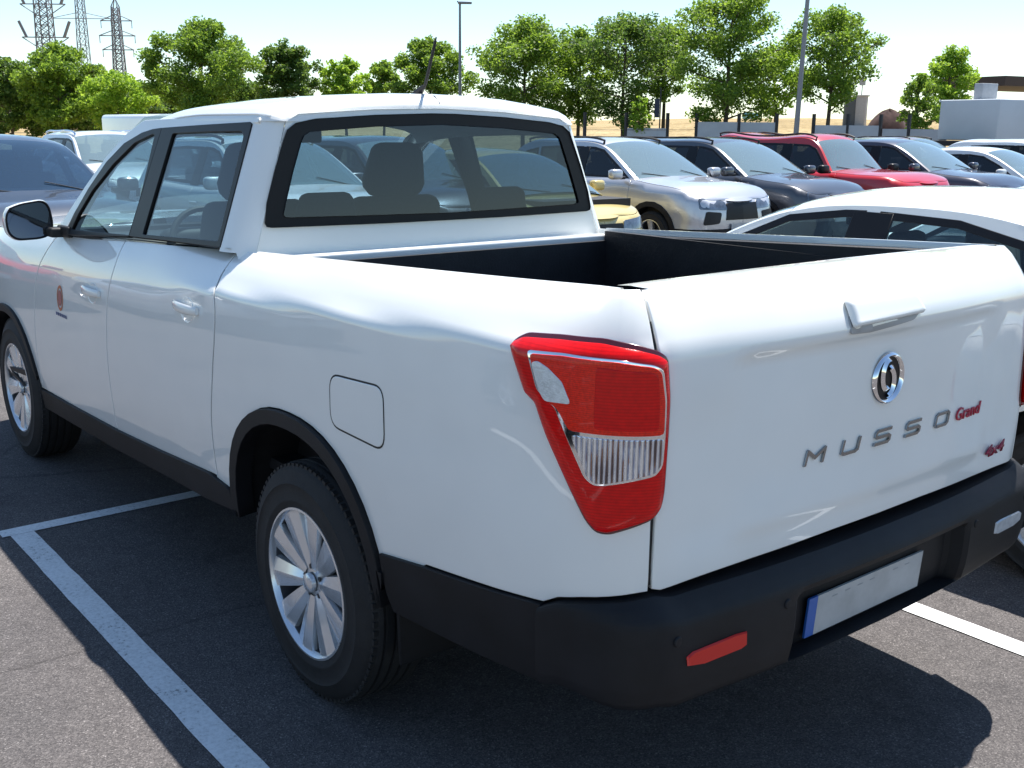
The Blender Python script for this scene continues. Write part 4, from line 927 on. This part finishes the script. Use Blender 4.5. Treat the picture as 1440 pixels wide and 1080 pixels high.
SUV=dict(L=4.45,W=1.82,H=1.62,wb=2.65,fo=.88,Rw=.345,top=[(2.22,.86),(1.9,.98),(1.3,1.05),(.85,1.10),(0,1.085),(-1.2,1.10),(-2.22,1.08)],belt=1.06,
 gh=[(1.02,1.05),(.55,1.33),(.12,1.53),(-.35,1.585),(-1.1,1.575),(-1.70,1.50),(-2.05,1.08)],iA=2,iC=5,doors=(-1.30,-.22,.92),
 wins=[[(.80,1.115),(.60,1.23),(.18,1.465),(-.02,1.50),(-.19,1.505),(-.17,1.12)],[(-.27,1.12),(-.28,1.505),(-.8,1.505),(-1.2,1.485),(-1.12,1.13)],[(-1.22,1.14),(-1.29,1.47),(-1.55,1.42),(-1.78,1.20)]],suv=True,rails=True,hz=.78,lean=.40,clad=.12)
SEDAN=dict(L=4.55,W=1.80,H=1.46,wb=2.65,fo=.90,Rw=.33,top=[(2.27,.68),(1.9,.80),(1.3,.90),(.85,.96),(0,.95),(-1.2,.98),(-1.8,1.02),(-2.27,.98)],belt=.94,
 gh=[(1.18,.93),(.72,1.19),(.28,1.375),(-.25,1.43),(-.85,1.395),(-1.35,1.23),(-1.75,1.0)],iA=2,iC=4,doors=(-1.15,-.15,.95),
 wins=[[(.88,1.005),(.62,1.155),(.25,1.315),(-.03,1.345),(-.12,1.345),(-.10,1.01)],[(-.21,1.01),(-.23,1.345),(-.6,1.325),(-.95,1.245),(-1.18,1.09),(-1.10,1.03)]],hz=.62,lean=.44,cr=.055,clad=.05,zb=.20)
def P_(b,**k): d=dict(b); d.update(k); return d
ROWX=6.8
def rowcar(name,label,cat,y,col,P,nose=ROWX,**k): return car(name,label,cat,(nose+P['L']/2,y,0),PI+k.pop('tw',0),col,P,**k)
SUNSH=M('windscreen_sunshade',(.42,.50,.50),.35,coat=1,var=.2,vs=5)
DARKG=glass('dark_side_glass',(.16,.19,.22))
SH=M('shaded_screen',(.30,.38,.40),.10,coat=1,var=.25,vs=4)
rowcar('parked_car','dark grey-blue hatchback with a blue windscreen facing the camera at the left edge','car',-.55,(.055,.065,.085),P_(SUV,H=1.6,rails=False,wsm=glass('blue_windscreen',(.20,.32,.42),base=.16,painted_sheen=.09,sheen_col=(.12,.28,.50))),metal=.25,glassm=DARKG,tw=.02,nose=7.15)
rowcar('parked_car','white hatchback seen through the left end of the pick-up rear window','car',-3.45,(.75,.77,.78),P_(SUV,bars=1),glassm=DARKG,nose=6.9)
rowcar('parked_car','dark grey hatchback seen through the middle of the pick-up rear window','car',-5.4,(.06,.065,.075),P_(SUV,rails=False),metal=.4,glassm=DARKG,nose=7.2)
rowcar('parked_car','pale yellow hatchback half hidden behind the right edge of the pick-up cab','car',-6.55,(.62,.50,.20),P_(SEDAN,L=4.2,hz=.60),nose=6.5,glassm=DARKG)
rowcar('parked_car','silver crossover with black wheel-arch trim and black grille facing right','car',-9.2,(.56,.57,.60),P_(SUV,L=4.48,hz=.76,railm=BLACKM),metal=.55,glassm=DARKG,nose=6.6,tw=.0)
rowcar('parked_car','dark grey crossover parked between the silver crossover and the red off-roader','car',-11.55,(.07,.075,.09),P_(SUV),metal=.4,glassm=DARKG,nose=6.6)
RSUV=P_(SUV,L=4.4,H=1.66,gh=[(.80,1.08),(.55,1.36),(.32,1.58),(-.35,1.64),(-1.3,1.64),(-1.95,1.60),(-2.12,1.10)],top=[(2.2,.98),(1.9,1.06),(1.3,1.09),(.85,1.11),(0,1.10),(-1.2,1.11),(-2.2,1.08)],
 wins=[[(.66,1.15),(.52,1.30),(.36,1.47),(.2,1.53),(-.19,1.545),(-.17,1.15)],[(-.27,1.15),(-.28,1.545),(-.8,1.545),(-1.15,1.54),(-1.12,1.15)],[(-1.22,1.15),(-1.25,1.54),(-1.78,1.50),(-1.88,1.18)]],mirm=BLACKG)
rowcar('parked_car','bright red off-roader with black roof rails and a black mirror','car',-13.95,(.55,.012,.018),RSUV,glassm=DARKG,nose=6.6)
rowcar('parked_car','black-sided car with a pale roof just right of the red off-roader','car',-16.4,(.05,.05,.07),P_(SUV,rails=False,H=1.6),metal=.3,glassm=DARKG,nose=6.4)
rowcar('parked_car','white saloon in the row, second car right of the red off-roader','car',-18.8,(.74,.75,.76),P_(SEDAN),glassm=DARKG,nose=6.0)
rowcar('parked_car','white hatchback under the right end of the pale container, beyond the white saloon','car',-21.3,(.72,.74,.76),P_(SUV,rails=False),glassm=DARKG,nose=6.2)
rowcar('parked_car','unseen red hatchback off the left edge, added to be mirrored in the front wing','car',2.1,(.50,.02,.02),P_(SUV,rails=False),glassm=DARKG,nose=8.6)  # unseen; this and the next two are added for reflections in the flank
rowcar('parked_car','unseen silver saloon off the left edge, added to give the doors a reflection','car',4.6,(.5,.52,.55),P_(SEDAN),metal=.5,glassm=DARKG,nose=7.0)  # added out of view as something for the doors to reflect
car('parked_car','unseen dark grey saloon on the near side, added to be mirrored in the bed side','car',(1.2,5.6,0),0,(.10,.11,.13),P_(SEDAN),metal=.3,glassm=DARKG)  # also unseen, put in for the bed side to mirror
# same row as the pick-up
RC=P_(SEDAN,H=1.47,doors=(-1.15,-.17,.95),wsm=G_WIND,bsm=G_WIND,wins=[[(.93,.985),(.64,1.18),(.27,1.345),(-.03,1.385),(-.12,1.388),(-.10,.99)],[(-.21,.99),(-.23,1.388),(-.6,1.375),(-.98,1.295),(-1.28,1.13),(-1.16,1.01)]])
car('parked_car','white saloon parked right beside the pick-up, its curved roof showing behind the load bed','car',(.20,-2.62,0),0,(.76,.775,.76),RC,glassm=G_WIND)
car('parked_car','white car with a dark glass roof parked just beyond the nearest white saloon','car',(.35,-5.10,0),0,(.76,.77,.78),P_(SEDAN,glassroof=True,H=1.5),glassm=DARKG)
# further rows
for lab,x,y,col,P in (('white hatchback with a dark rear screen behind the left dark car','',0,0,0),):
    pass
car('parked_car','white car with an open dark side window just left of the white van','car',(17.2,-4.3,0),PI,(.78,.79,.80),P_(SUV,rails=True,railm=CHROME),glassm=DARKG)
car('parked_car','grey car at the very left edge, roof above the dark grey-blue hatchback','car',(16.5,-.55,0),PI,(.22,.25,.30),P_(SUV,rails=False,H=1.7),metal=.4,glassm=DARKG)
car('parked_car','brownish car roof right of the red off-roader, just below the pale container','car',(14.5,-26.6,0),PI,(.25,.18,.15),P_(SUV),metal=.3,glassm=DARKG)
# white van
V=empty('panel_van',(19.0,-6.7,0),PI,'tall white box van behind the pick-up cab at the left','van')
m=MB(); m.box((-.7,0,1.20),(4.1,1.95,1.56),bev=.09); m.solid('cargo_box',WHITE,V,40)
m=MB(); m.prism([(1.35,.35),(2.55,.35),(2.6,.95),(2.25,1.15),(1.75,1.75),(1.35,1.80)],1.86,Matrix.Translation((0,.93,0))@Matrix.Rotation(R(90),4,'X')); m.solid('cab',WHITE,V,30)
m=MB(); m.prism([(2.28,1.18),(2.30,1.20),(1.82,1.78),(1.80,1.76)],1.6,Matrix.Translation((.0,.80,.0))@Matrix.Rotation(R(90),4,'X')); m.solid('windscreen',BLACKG,V,30)
for x in(1.75,-1.7):
    for s in(1,-1): wheel(V,x,s,.95,.34,.34,.21,.2,'five',full=False)
# ------------------------------------------------------------------ terrain, fence, trees, masts
def at(px,py,D):
    """world point on the sight line through photo pixel (1440x1080) at horizontal distance D; used once to lay out the far field"""
    d=_f+_r2*((px-720)/1501.01)-_u2*((py-540)/1501.01); k=D/math.hypot(d.x,d.y); return Vector(CAM)+d*k
def hgt(x,y):
    a=math.atan2(y-CAM[1],x-CAM[0]); r_=math.hypot(x-CAM[0],y-CAM[1])
    k=float(sstep(50,140,r_)); side=float(sstep(-.45,-.95,a)); far=float(sstep(140,700,r_))
    return k*(1.0+2.1*side)+far*(2.5+4*side)+.5*k*math.sin(x*.021+1)*math.cos(y*.017)+.25*k*math.sin(x*.09+y*.05)-.03
def drygrass():
    m,nt,b=newmat('dry_grass_field'); tc=nt.nodes.new('ShaderNodeTexCoord'); ob=tc.outputs['Object']
    n=noise(nt,.05,6,.65,ob); n2=noise(nt,1.6,5,.7,ob)
    r=ramp(nt,n.outputs[0],[(.3,(.30,.23,.13)),(.5,(.40,.315,.18)),(.7,(.48,.39,.24))]); r2=ramp(nt,n2.outputs[0],[(.35,(.45,.42,.36)),(.6,(1.15,1.1,1.0))])
    x=nt.nodes.new('ShaderNodeMix'); x.data_type='RGBA'; x.blend_type='MULTIPLY'; x.inputs[0].default_value=.9; nt.links.new(r.outputs[0],x.inputs[6]); nt.links.new(r2.outputs[0],x.inputs[7]); nt.links.new(x.outputs[2],b.inputs['Base Color']); setp(b,rough=.95,spec=.1)
    bump(nt,b,n2.outputs[0],.8,.2); return m
DRY=drygrass()
vs=[];fs=[]; rs=[0,20,34,40,46,52,58,66,76,88,104,125,150,185,230,300,420,620,900,1400,2200]; NA=140
for r_ in rs:
    for i in range(NA):
        a=2*PI*i/NA; x=CAM[0]+r_*math.cos(a); y=CAM[1]+r_*math.sin(a); vs.append((x,y,hgt(x,y)-.02 if r_>38 else -.05))
for j in range(len(rs)-1):
    for i in range(NA): fs.append((j*NA+i,j*NA+(i+1)%NA,(j+1)*NA+(i+1)%NA,(j+1)*NA+i))
o=meshobj('field',vs,fs,DRY); bm=bmesh.new(); bm.from_mesh(o.data); bmesh.ops.remove_doubles(bm,verts=bm.verts,dist=.001); bmesh.ops.recalc_face_normals(bm,faces=bm.faces); bm.to_mesh(o.data); bm.free(); tag(o,kind='structure')
def leafmat(name,cols,tr=.45):
    m=bpy.data.materials.new(name); m.use_nodes=True; nt=m.node_tree; nt.nodes.clear()
    g=nt.nodes.new('ShaderNodeNewGeometry'); r=nt.nodes.new('ShaderNodeValToRGB'); e=r.color_ramp.elements
    while len(e)<len(cols): e.new(.5)
    for i,c in enumerate(cols): e[i].position=i/(len(cols)-1); e[i].color=(*c,1)
    nt.links.new(g.outputs['Random Per Island'],r.inputs[0])
    d=nt.nodes.new('ShaderNodeBsdfPrincipled'); d.inputs['Roughness'].default_value=.55; t=nt.nodes.new('ShaderNodeBsdfTranslucent'); mx=nt.nodes.new('ShaderNodeMixShader'); mx.inputs[0].default_value=tr; o=nt.nodes.new('ShaderNodeOutputMaterial')
    hs=nt.nodes.new('ShaderNodeHueSaturation'); hs.inputs['Value'].default_value=2.2; hs.inputs['Hue'].default_value=.485; nt.links.new(r.outputs[0],hs.inputs['Color'])
    nt.links.new(r.outputs[0],d.inputs['Base Color']); nt.links.new(hs.outputs[0],t.inputs[0]); nt.links.new(d.outputs[0],mx.inputs[1]); nt.links.new(t.outputs[0],mx.inputs[2]); nt.links.new(mx.outputs[0],o.inputs[0]); return m
LEAF=[leafmat('leaf_green',[(.065,.13,.016),(.12,.21,.022),(.19,.30,.035)]),leafmat('leaf_bright',[(.12,.23,.02),(.19,.31,.03),(.25,.38,.045)]),leafmat('leaf_deep',[(.045,.10,.018),(.08,.15,.022),(.13,.21,.03)])]
BARK=M('bark',(.10,.075,.055),.9,var=.4,vs=9,bmp=.6,bs=30)
def treemesh(seed,H,Wc,base,kind,nleaf,ls=.13):
    """H height, Wc crown width, base = height where the crown starts"""
    rg=random.Random(seed); tr=MB(); tips=[]
    top=H*.93; r0=.035+.012*H
    pts=[(0,0,0)]; x=y=0
    for i in range(1,8):
        x+=rg.uniform(-.07,.07); y+=rg.uniform(-.07,.07); pts.append((x,y,top*i/7))
    tr.tube(pts,[r0*(1-.82*i/7) for i in range(8)],7)
    def trunk(z): 
        f=z/top*7; i=min(6,int(f)); a=Vector(pts[i]);b=Vector(pts[i+1]); return a+(b-a)*(f-i)
    nl=int(13+H*1.6)
    for i in range(nl):
        f=i/(nl-1); z=base+(top-base)*(f**.9)*.96; a=i*2.4+rg.uniform(-.5,.5)
        ww=Wc/2*(math.sin(PI*min(1,(.16+.80*f)))**.65)*rg.uniform(.62,1.12); p0=trunk(max(.3,z-.12*ww-.1)); rise=ww*rg.uniform(.25,.65)
        p1=p0+Vector((math.cos(a)*ww*.55,math.sin(a)*ww*.55,rise*.55)); p2=p0+Vector((math.cos(a+.12)*ww,math.sin(a+.12)*ww,rise)); 
        tr.tube([p0,p1,p2],[r0*.35*(1-f*.5),r0*.2,.008],5)
        for q,rr in ((p0.lerp(p1,.6),.30),(p1,.40),(p1.lerp(p2,.5),.40),(p2,.34)):
            tips.append((q+Vector((rg.uniform(-.25,.25),rg.uniform(-.25,.25),rg.uniform(-.15,.3))),rr*Wc/4*rg.uniform(.7,1.25)))
        for k in range(2):
            b=a+rg.choice((-1,1))*rg.uniform(.4,.9); p3=p1+Vector((math.cos(b)*ww*.5,math.sin(b)*ww*.5,rise*.5)); tr.tube([p1,p3],[r0*.14,.006],4); tips.append((p3,.34*Wc/4*rg.uniform(.7,1.3)))
    tips.append((Vector(pts[-1])+Vector((0,0,H*.03)),.35*Wc/4)); tips.append((Vector(pts[-1])+Vector((0,0,-H*.04)),.5*Wc/4))
    V=[];F=[]; wt=[t[1]**1.7 for t in tips]; s_=sum(wt)
    for (c,rr),w_ in zip(tips,wt):
        n=max(10,int(nleaf*w_/s_))
        for k in range(n):
            d=Vector((rg.gauss(0,1),rg.gauss(0,1),rg.gauss(0,1))).normalized()*(rr*rg.random()**.42)*1.25; d.z*=.8
            p=c+d; s=ls*rg.uniform(.6,1.35); u=Vector((rg.gauss(0,1),rg.gauss(0,1),rg.gauss(0,.7))).normalized(); v=u.cross(Vector((rg.gauss(0,1),rg.gauss(0,1),rg.gauss(0,1)))).normalized()
            b=len(V); V+=[p-u*s*.5,p+v*s*.32-u*.05*s,p+u*s*.55,p-v*s*.32-u*.05*s]; F.append((b,b+1,b+2,b+3))
    return tr,V,F
TM={}
def tree(label,px,D,toppx,botpx,wpx,kind,seed,zoff=0,basefrac=None,group=None,name='tree',dens=1.,cat='tree',ls=None):
    """px: photo x of trunk; toppx photo y of the crown's top; botpx photo y of the crown's underside; wpx width"""
    g=at(px,190,D); z0=hgt(g.x,g.y)-.05 if D>40 else 0
    H=1.757+(183-toppx)/1501*D*1.0-z0; Wc=wpx/1501*D; base=max(.25,(1.757+(183-botpx)/1501*D-z0)*.82)
    root=empty(name,(g.x,g.y,z0),random.Random(seed).uniform(0,6.28),label,cat,group)
    tr,V,F=treemesh(seed,H,Wc*1.04,base,kind,int(10500*dens*(Wc*max(1.5,H-base)/12)**.9)+1500,ls or .135*D/50)
    tr.solid('trunk',BARK,root,60); meshobj('crown',V,F,LEAF[kind],root,smooth=False); return root
TG='trees behind the parking lot'
for a in (('wide dense green tree at the left edge below the nearest lattice mast',18,60,98,182,85,2,1,1.4),
 ('tall round green tree at the left under the foot of the big lattice mast',88,58,78,180,120,0,2,1.5),
 ('bright green low tree at the left below the thin distant mast',165,56,112,176,110,1,3,1.3),
 ('deep green low tree filling in behind the white van',205,62,128,182,70,2,4,1.2),
 ('tall rounded dark green tree left of the cab roof, the largest in the left half',284,52,42,170,150,0,5,1.6),
 ('mid-sized dark green tree behind the middle of the cab roof',408,55,64,165,95,2,6,1.4),
 ('small bright green tree low behind the cab roof, right of the mid-sized dark one',490,56,88,160,56,1,7,1.0),
 ('small pale tree low behind the cab roof, left of the antenna',537,60,94,160,50,0,8,.9),
 ('green tree behind the roof antenna, left of the tall street lamp',607,54,62,160,92,0,9,1.3),
 ('broad green tree just right of the tall street lamp',735,47,36,150,135,0,10,1.25),
 ('leafy green tree between the broad tree and the one with the dark trunk',812,49,50,155,90,0,11,1.0),
 ('open-crowned tree with a dark forked trunk above the silver crossover',876,46,30,160,125,2,12,1.0),
 ('slim tree with high crown right of the dark forked trunk',930,48,34,118,80,0,13,.8),
 ('tallest tree of the row, its top reaching the upper edge of the photo',1018,44,-4,150,140,0,14,1.2),
 ('lower bright green tree between the tallest tree and the leaning lamp pole',1088,46,68,140,84,1,15,1.0),
 ('tall tree with a clear trunk just right of the leaning lamp pole',1163,44,24,128,112,0,16,1.15),
 ('thin young tree with sparse leaves left of the container',1284,46,106,168,44,0,17,.55),
 ('young bushy tree just left of the container, taller of the pair',1326,50,74,150,66,1,18,.9),
 ('tiny sapling with a yellow-green tuft behind the silver crossover',900,43,135,170,20,1,19,.3)):
    lab,px,D,t,b,w_,k,s,dn=a; tree(lab,px,D,t+(6 if px<420 else 0),b,w_*(.86 if px<420 else 1.06),k,s,group=TG,dens=dn)
# shrub line and far trees at the left
for i,(px,D,t,b,w_) in enumerate(((45,70,128,186,90),(120,68,132,186,100),(230,70,135,186,110),(330,70,128,184,100))):
    tree(('shrubby tree low in the gap at the far left','shrubby tree under the round green tree','shrubby tree between the bright low tree and the tall rounded one','shrubby tree right of the tall rounded dark tree')[i],px,D,t,b,w_,2,40+i,group='low shrubby trees at the left',name='shrub',cat='shrub',dens=1.3)
# fence: dark posts with pale sheets between them
POSTM=M('fence_post',(.035,.035,.04),.6,var=.2); SHEETM=M('fence_sheet',(.50,.53,.56),.55,var=.10,vs=1.3,bmp=.1,bs=6)
FD=43
FENCE=empty('fence',tuple(at(1100,188,FD)*Vector((1,1,0)) if False else (at(1100,188,FD).x,at(1100,188,FD).y,0)),0,'low fence of pale sheets between dark posts behind the parked row','fence')
fo_=Vector(FENCE.location)
bx=[(880,937,180),(980,1037,171),(1040,1090,171),(1145,1190,174),(1192,1236,174),(1240,1276,178),(1279,1322,178)]
for a,b,t in bx:
    A=at(a,190,FD);Bp=at(b,190,FD); z1=1.757+(183-t)/1501*FD; m=MB(); d=(Bp-A); d.z=0; L=d.length; ang=math.atan2(d.y,d.x); c=(A+Bp)/2-fo_; c.z=z1/2+.05
    m.box(c,(L*.985,.05,z1-.1),Matrix.Rotation(ang,3,'Z'))
    for k in (.33,.66): m.box(Vector((c.x,c.y,.1+(z1-.1)*k)),(L*.985,.065,.03),Matrix.Rotation(ang,3,'Z'))
    m.solid('fence_sheet',SHEETM,FENCE)
for px in (822,880,938,979,1038,1091,1143,1191,1237,1277,1323):
    A=at(px,190,FD)-fo_; m=MB(); m.box((A.x,A.y,1.2),(.10,.10,2.45)); m.solid('fence_post',POSTM,FENCE)
for px0,px1 in ((822,980),):
    for z in (.6,1.2,1.8):
        m=MB(); m.tube([at(px0,190,FD)-fo_+Vector((0,0,z-1.6)),at(px1,190,FD)-fo_+Vector((0,0,z-1.6))],.008,4); m.solid('fence_wire',POSTM,FENCE)
# white trailer box with roof cooler
CT=at(1318,190,40); CB=at(1560,190,47); d=CB-CT; d.z=0; L=d.length; ang=math.atan2(d.y,d.x); z1=1.757+(187-146)/1501*40; z0=1.757+(187-195)/1501*40
TR=empty('trailer',(CT.x,CT.y,0),ang,'long pale box container trailer at the right behind the cars','trailer')
BOXM=M('container_white',(.62,.66,.70),.45,var=.05,vs=1.2)
m=MB(); m.box((L/2,-1.2,(z0+z1)/2),(L,2.4,z1-z0),bev=.04); bx_=m.solid('container_box',BOXM,TR)
for i in range(26): 
    m=MB(); m.box((.3+i*(L-.5)/25,.012,(z0+z1)/2),(.05,.03,z1-z0-.16)); m.solid('rib',BOXM,bx_)
m=MB(); m.box((L/2,.02,z1-.03),(L,.06,.07)); m.solid('top_rail',BOXM,bx_)
m=MB(); m.box((L/2-.4,-1.2,z0-.10),(L+1.2,2.2,.16)); m.solid('chassis',BLACKM,TR)
for x in(1.5,2.8,L-2): 
    m=MB(); m.lathe([(0,.0),(.5,.0),(.5,-.3),(0,-.3)],(x,-.1,.5),'y',24); m.solid('tyre',RUBBER,TR)
p=at(1386,131,40); AC=empty('air_conditioner',(p.x,p.y,z1),ang,'small grey air-conditioning unit standing on the pale container','air conditioner')
m=MB(); m.box((0,0,.27),(.72,.35,.52),bev=.02); m.solid('case',M('unit_grey',(.35,.37,.40),.5,var=.1),AC)
m=MB(); m.lathe([(.17,0),(.19,.02),(.21,0)],(.12,.176,.28),'y',20); m.lathe([(0,.004),(.17,.004)],(.12,.176,.28),'y',20); m.solid('fan_grille',BLACKM,AC)
# dark canopy roof beyond the container
p=at(1440,133,62); CN=empty('canopy',(p.x,p.y,0),ang,'flat dark canopy roof on posts beyond the container at the right edge','canopy')
zc=1.757+(187-128)/1501*62
m=MB(); m.box((0,0,zc),(9,5,.45)); m.solid('canopy_roof',M('canopy_brown',(.06,.04,.035),.7),CN)
for x in(-3.2,0,3.2): m=MB(); m.box((x,2,zc/2),(.25,.25,zc-.4)); m.solid('canopy_post',M('canopy_post_grey',(.3,.3,.3),.7),CN)
# distant heaps and boxes on the slope
def ground_at(px,D): g=at(px,190,D); g.z=hgt(g.x,g.y)-.05; return g
BR=M('brown_heap',(.060,.030,.026),.95,var=.4,vs=3,bmp=.5,bs=4)
for lab,px,D,w_,ytop in (('reddish-brown heap of earth on the slope between the tall tree and the thin young tree',1248,88,3.4,158),('smaller dark brown heap beside the reddish-brown one',1268,92,2.8,159)):
    g=ground_at(px,D); h=1.757+(187-ytop)/1501*D-g.z+.1; m=MB(); rg=random.Random(int(px))
    m.grid(lambda a,b:(w_/2*(1-b)**.6*math.cos(a)*(1+.08*math.sin(3*a)),w_/2*(1-b)**.6*math.sin(a),h*b**.55*(1+.05*math.sin(5*a))-.1),np.linspace(0,2*PI,29),np.linspace(0,1,9))
    o=m.solid('earth_heap',BR,None,60); o.location=g; tag(o,lab,'heap')
g=ground_at(1193,110); W_=empty('water_tank',tuple(g),0,'dark round tank on the slope right of the tall tree with the clear trunk','tank'); h=1.757+(187-139)/1501*110-g.z
m=MB(); m.lathe([(0,h),(.35,h-.1),(.62,h-.35),(.64,0)],(0,0,0),'z',24); m.solid('tank_body',M('tank_dark',(.05,.06,.075),.5),W_)
g=ground_at(1207,110); W_=empty('pump_kiosk',tuple(g),.4,'grey block kiosk with a small box on a pole beside the dark round tank','kiosk')
m=MB(); m.box((0,0,(h-.15)/2),(1.1,1,h-.15),bev=.03); m.solid('kiosk_wall',M('kiosk_grey',(.34,.34,.36),.8,var=.1),W_); m=MB(); m.box((0,0,h-.1),(1.35,1.2,.12)); m.solid('kiosk_roof',M('kiosk_roof_grey',(.42,.42,.44),.8),W_)
m=MB(); m.tube([(0,0,h-.1),(0,0,h+1.0)],.05,6); m.box((0,0,h+1.2),(.5,.4,.7)); m.solid('control_box',M('box_grey',(.3,.32,.35),.6),W_)
g=ground_at(1054,330); o=empty('parked_van',tuple(g),.5,'small distant teal van glimpsed under the tallest tree','van')
m=MB(); m.box((0,0,1.5),(4.6,1.9,1.7),bev=.2); m.solid('van_body',paint('teal_paint',(.10,.32,.38)),o); m=MB(); m.box((.6,0,1.75),(3.5,1.93,.5),bev=.05); m.solid('van_windows',BLACKG,o)
for x in(-1.5,1.5):
    m=MB(); m.lathe([(0,-1),(.38,-1),(.38,1),(0,1)],(x,0,.4),'y',16); m.solid('wheel',RUBBER,o)
g=at(927,190,44); o=empty('banner_pole',(g.x,g.y,0),.7,'thin pole with a hanging dark banner between the two trunks','banner')
m=MB(); m.tube([(0,0,0),(0,0,3.4)],.03,6); m.solid('pole',POSTM,o); m=MB(); m.box((.13,0,2.62),(.20,.02,.72)); m.solid('banner',M('banner_dark',(.05,.06,.09),.8),o)
# lamps
LM=M('lamp_steel',(.24,.25,.27),.5,metal=.5)
g=at(647,190,50); zt2=1.757+(183-21)/1501*50; o=empty('street_lamp',(g.x,g.y,0),0,'tall street lamp with a single flat head right of the cab antenna','street lamp')
m=MB(); m.tube([(0,0,0),(0,0,zt2)],[.09,.05],10); m.tube([(0,0,zt2-.03),(-.10*2,.28,zt2+.05)],.03,6); m.solid('pole',LM,o)
m=MB(); q=_r2; m.box((q.x*.22,q.y*.22,zt2+.03),(.62,.24,.10),Matrix.Rotation(math.atan2(q.y,q.x),3,'Z'),bev=.03); m.solid('lamp_head',LM,o)
A=at(1118,190,38);Bq=at(1137,-30,38); o=empty('lamp_pole',(A.x,A.y,0),0,'slightly leaning grey lamp pole rising out of the top of the photo','lamp pole')
d=(Bq-A)/(Bq.z-A.z); m=MB(); m.tube([d*(0-A.z)*0,d*(8.2)],[.10,.06],10); m.solid('pole',LM,o); m=MB(); m.box(d*8.25+Vector((.3,.2,0)),(.7,.22,.1),bev=.03); m.solid('lamp_head',LM,o)
# lattice masts
STEEL=M('galvanised_steel',(.17,.18,.21),.6,metal=.2)
def mast(label,px,D,toppx,w0px,w1px,arms,rz=0,th=.10,diag=12,horns=False):
    g=ground_at(px,D); zt3=1.757+(180-toppx)/1501*D-g.z; o=empty('lattice_mast',tuple(g),0,label,'electricity mast','lattice masts at the left'); q=Vector((_r2.x,_r2.y,0)).normalized(); ff=Vector((-q.y,q.x,0)); s=D/1501
    def wz(z): return (w0px+(w1px-w0px)*(z/zt3))*s/2
    m=MB()
    for a in(-1,1):
        for b in(-1,1):
            m.tube([q*a*wz(0)+ff*b*wz(0),(q*a*wz(zt3*.93)+ff*b*wz(zt3*.93))+Vector((0,0,zt3*.93)),Vector((0,0,zt3))],[th,th*.8,th*.5],5)
    zs=[zt3*.93*i/diag for i in range(diag+1)]
    for i in range(diag):
        for a in(-1,1):
            for b in (ff,-ff):
                p0=q*a*wz(zs[i])+b*wz(zs[i])+Vector((0,0,zs[i])); p1=q*-a*wz(zs[i+1])+b*wz(zs[i+1])+Vector((0,0,zs[i+1])); m.tube([p0,p1],th*.5,4)
                p0=ff*a*wz(zs[i])+(q if b==ff else -q)*wz(zs[i])+Vector((0,0,zs[i])); p1=ff*-a*wz(zs[i+1])+(q if b==ff else -q)*wz(zs[i+1])+Vector((0,0,zs[i+1])); m.tube([p0,p1],th*.5,4)
        for b in(-1,1): m.tube([q*-wz(zs[i])+ff*b*wz(zs[i])+Vector((0,0,zs[i])),q*wz(zs[i])+ff*b*wz(zs[i])+Vector((0,0,zs[i]))],th*.5,4)
    m.solid('tower',STEEL,o)
    for yp,wp in arms:
        z=1.757+(180-yp)/1501*D-g.z; w_=wp*s/2; m=MB()
        m.tube([q*-w_+Vector((0,0,z)),q*w_+Vector((0,0,z))],th*.7,5)
        for a in(-1,1): m.tube([q*a*w_+Vector((0,0,z)),q*a*wz(z)*.8+Vector((0,0,z+(7 if not horns else -14)*s))],th*.6,4)
        for a in(-1,1):
            m.tube([q*a*w_*.97+Vector((0,0,z)),q*a*w_*.97+Vector((0,0,z-9*s))] if not horns else [q*a*w_*.80+Vector((0,0,z)),q*a*w_*1.08+Vector((0,0,z+19*s))],th*(.5 if not horns else 1.7),6)
        m.solid('cross_arm',STEEL,o)
    return o
mast('big lattice mast at the far left with upturned insulator arms, cut off above',76,170,-42,19,14,[(36,56),(75,58),(-1,52)],th=.12,diag=20,horns=True)
mast('faint tall lattice mast, the middle one of the three at the left',127,330,-32,15,6,[(17,62),(51,76)],th=.14,diag=14)
mast('slim dark lattice mast, right-hand and lowest of the three at the left',175,240,24,16,7,[(52,40),(70,46),(87,40)],th=.16,diag=16)
